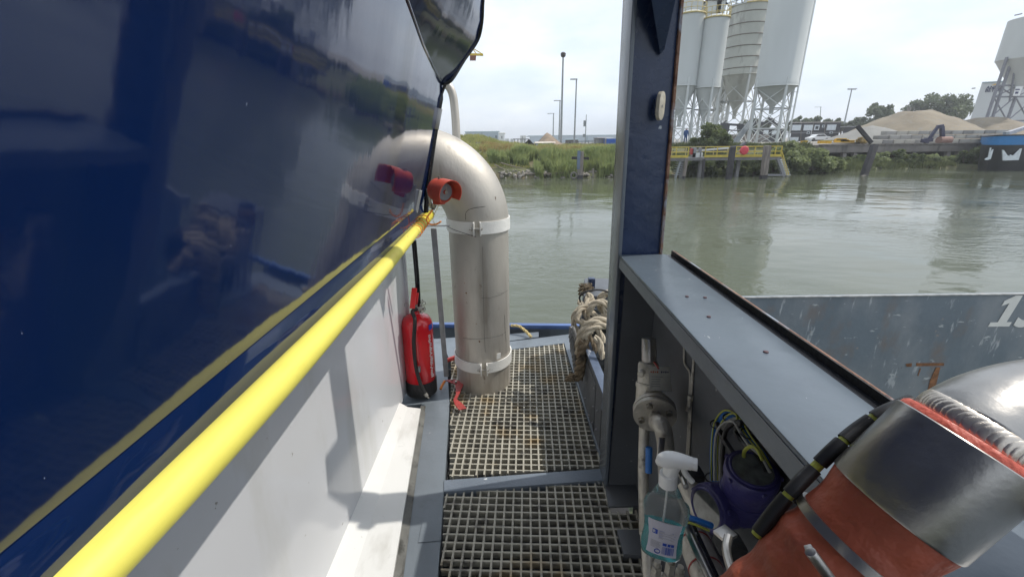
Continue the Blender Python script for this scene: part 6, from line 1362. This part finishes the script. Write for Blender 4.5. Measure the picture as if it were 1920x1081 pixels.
tw = thing('truss_tower_silo', 'pale silo on a grey steel truss tower at the far right edge', 'silo', (P(1900, 215, y=YT).x, YT, 2.6))
xc = P(1925, 110, y=YT).x; rr_ = xc - P(1884, 110, y=YT).x; zc0 = P(1900, 112, y=YT).z; zc1 = P(1900, 34, y=YT).z
b = B(); b.lathe((xc, YT, zc0), (0, 0, 1), [(0, rr_), (zc1 - zc0, rr_), (zc1 - zc0 + .25, rr_ * .7), (zc1 - zc0 + .4, rr_ * .2)], 40); b.build('barrel', silo_m, tw)
b = B(); b.lathe((xc, YT, zc0), (0, 0, -1), [(0, rr_ * .98), (4.2, .5), (5, .4)], 36); b.build('hopper', silo_m, tw)
tg = mat('truss grey', (.20, .205, .23), .6)
xs_ = [P(1884, 112, y=YT).x - .1, P(1884, 112, y=YT).x + .75, xc, xc + rr_]
zs_ = [2.6, 5.2, 8.6, zc0 - 3.5, zc0 + .2]
for x in xs_: b = B(); b.bar((x, YT - .3, 2.4), (x, YT - .3, zc0 + .3), .28, .28, (0, 1, 0)); b.build('column', tg, tw)
for z in zs_[1:]:
    b = B(); b.bar((xs_[0], YT - .3, z), (xs_[3], YT - .3, z), .22); b.build('beam', tg, tw)
for z in (zc0 + 2.2, zc0 + 4.5): b = B(); b.bar((xs_[0] + .3, YT - rr_ * .9, z), (xs_[3], YT - rr_ * .9, z), .16); b.build('beam', tg, tw)
for x in (xs_[1] + .3, xc - .6, xc + .6): b = B(); b.bar((x, YT - rr_ - .15, zc0), (x, YT - rr_ - .15, zc1), .14, .14, (0, 1, 0)); b.build('column', tg, tw)
for i in range(3):
    for x0_, x1_ in ((xs_[0], xs_[2]), (xs_[2], xs_[3])):
        b = B(); b.bar((x0_, YT - .3, zs_[i]), (x1_, YT - .3, zs_[i + 1]), .13); b.build('brace', tg, tw); b = B(); b.bar((x1_, YT - .3, zs_[i]), (x0_, YT - .3, zs_[i + 1]), .13); b.build('brace', tg, tw)
b = B(); b.tube([P(1912, 60, y=YT - .6), P(1904, 120, y=YT - .6), P(1893, 190, y=YT - .6)], .12, 8); b.build('fill_pipe', tg, tw)
b = B(); b.box(P(1908, 171, y=YT - .8), (1.0, .1, 1.3)); sg = b.build('sign_board', wwhite, tw)
b = B(); b.box(P(1908, 168, y=YT - .88), (.6, .05, .15)); b.build('sign_bar', ink, sg); b = B(); b.box(P(1906.5, 174, y=YT - .88), (.4, .05, .28)); b.build('sign_bar', ink, sg)
b = B(); b.bar(P(1903, 29, y=YT), P(1916, 26, y=YT), .15); b.build('top_arm', tg, tw)

# ------------------------------------------------------------------ black and blue ship bow, right edge
YS = 40.5
sh_ = thing('black_ship_bow', 'black ship bow with bright blue bulwark and white anchor mark at the right edge', 'ship', P(1890, 335, y=YS))
def sp_(px, py, dy=0): return P(px, py, y=YS + dy)
zb1 = sp_(1880, 272).z; zt1 = sp_(1880, 256).z; xl1 = sp_(1857, 290).x; xr1 = xl1 + 9
blk_m = mat('ship black', (.018, .018, .021), .45, var=.3, scale=1, spots=[((.07, .06, .06), 1, .6, .1, (1, 1, .3))]); sbl = mat('ship blue', (.015, .17, .42), .45, var=.06)
def bowring(z, inset):    # plan outline of a blunt bow facing the camera
    pts = []
    for i in range(13):
        a_ = math.pi * i / 12; pts.append(Vector(((xl1 + xr1) / 2 - (4.5 - inset) * math.copysign(abs(math.cos(a_)) ** .45, math.cos(a_)), YS + 2.2 - (2.2 - inset) * math.sin(a_) ** .6, z)))
    for p in pts: p.x += (p.y - YS) * .62
    return [Vector((pts[0].x + 12, YS + 14, z))] + pts + [Vector((pts[-1].x + 12, YS + 14, z))]
rg = [bowring(-.6, .45), bowring(.6, .2), bowring(zb1, 0)]
def skinr(rings): 
    b = B(); n_ = len(rings[0])
    for r_ in rings: b.v += r_
    b.f = [(j * n_ + i, j * n_ + i + 1, (j + 1) * n_ + i + 1, (j + 1) * n_ + i) for j in range(len(rings) - 1) for i in range(n_ - 1)]; return b
skinr(rg).build('hull', blk_m, sh_); 
r2_ = bowring(zb1, -.02); r3_ = bowring(zt1, -.06); 
for i, v in enumerate(r3_): v.z += .10 * math.sin(min(1, i / 7) * math.pi / 2) 
skinr([r2_, r3_]).build('blue_bulwark', sbl, sh_)
b = B(); b.tube([v + Vector((0, 0, .02)) for v in r3_], .07, 6); b.build('bulwark_cap', blk_m, sh_)
b = B(); top_r = bowring(zb1 + .3, .1); b.add(top_r, [tuple(range(len(top_r)))]); b.build('deck', deckpaint, sh_)
b = B(); b.prism([P(x, y, y=YS - .12) for x, y in ((1881, 301), (1880.5, 281), (1882.5, 281.5), (1889, 291), (1894, 293), (1896, 290), (1898, 292), (1902, 291), (1914, 279), (1916.5, 278.5), (1910, 300))], (0, .1, 0)); b.build('anchor_mark', mat('anchor pale', (.60, .64, .66), .6), sh_)
b = B()
b.prism([P(x, y, y=YS + .3) for x, y in ((1851, 300), (1856, 296), (1859, 277), (1858, 277), (1854, 295), (1848, 298), (1848, 300))], (0, .1, 0)); b.prism([P(x, y, y=YS + .2) for x, y in ((1852, 300), (1858, 298), (1863, 280), (1861, 282), (1856, 295))], (0, .1, 0)); b.build('side_anchor', MATS['anchor pale'], sh_)
b = B(); b.bar(sp_(1886, 251, 3), sp_(1930, 237, 3), .35, .3); b.build('derrick', mat('derrick grey', (.40, .40, .43), .5), sh_)
b = B(); b.bar(sp_(1885, 256, 2), sp_(1887, 247, 2), .3); b.build('winch', polem, sh_)
# white gull-like litter on the heap skipped; blue covered barge far out of frame to the right keeps the river busy

# ------------------------------------------------------------------ summer haze over the river
hz = bpy.data.materials.new('haze'); hz.use_nodes = True; hn = hz.node_tree; hn.nodes.remove(hn.nodes['Principled BSDF'])
pv = hn.nodes.new('ShaderNodeVolumePrincipled'); pv.inputs['Color'].default_value = (.93, .96, 1, 1); pv.inputs['Density'].default_value = .0009; pv.inputs['Anisotropy'].default_value = .1
hn.links.new(pv.outputs[0], hn.nodes['Material Output'].inputs['Volume'])
b = B(); b.box((100, 700, 17), (4000, 2300, 40)); hb = b.build('haze', hz); hb['kind'] = 'stuff'
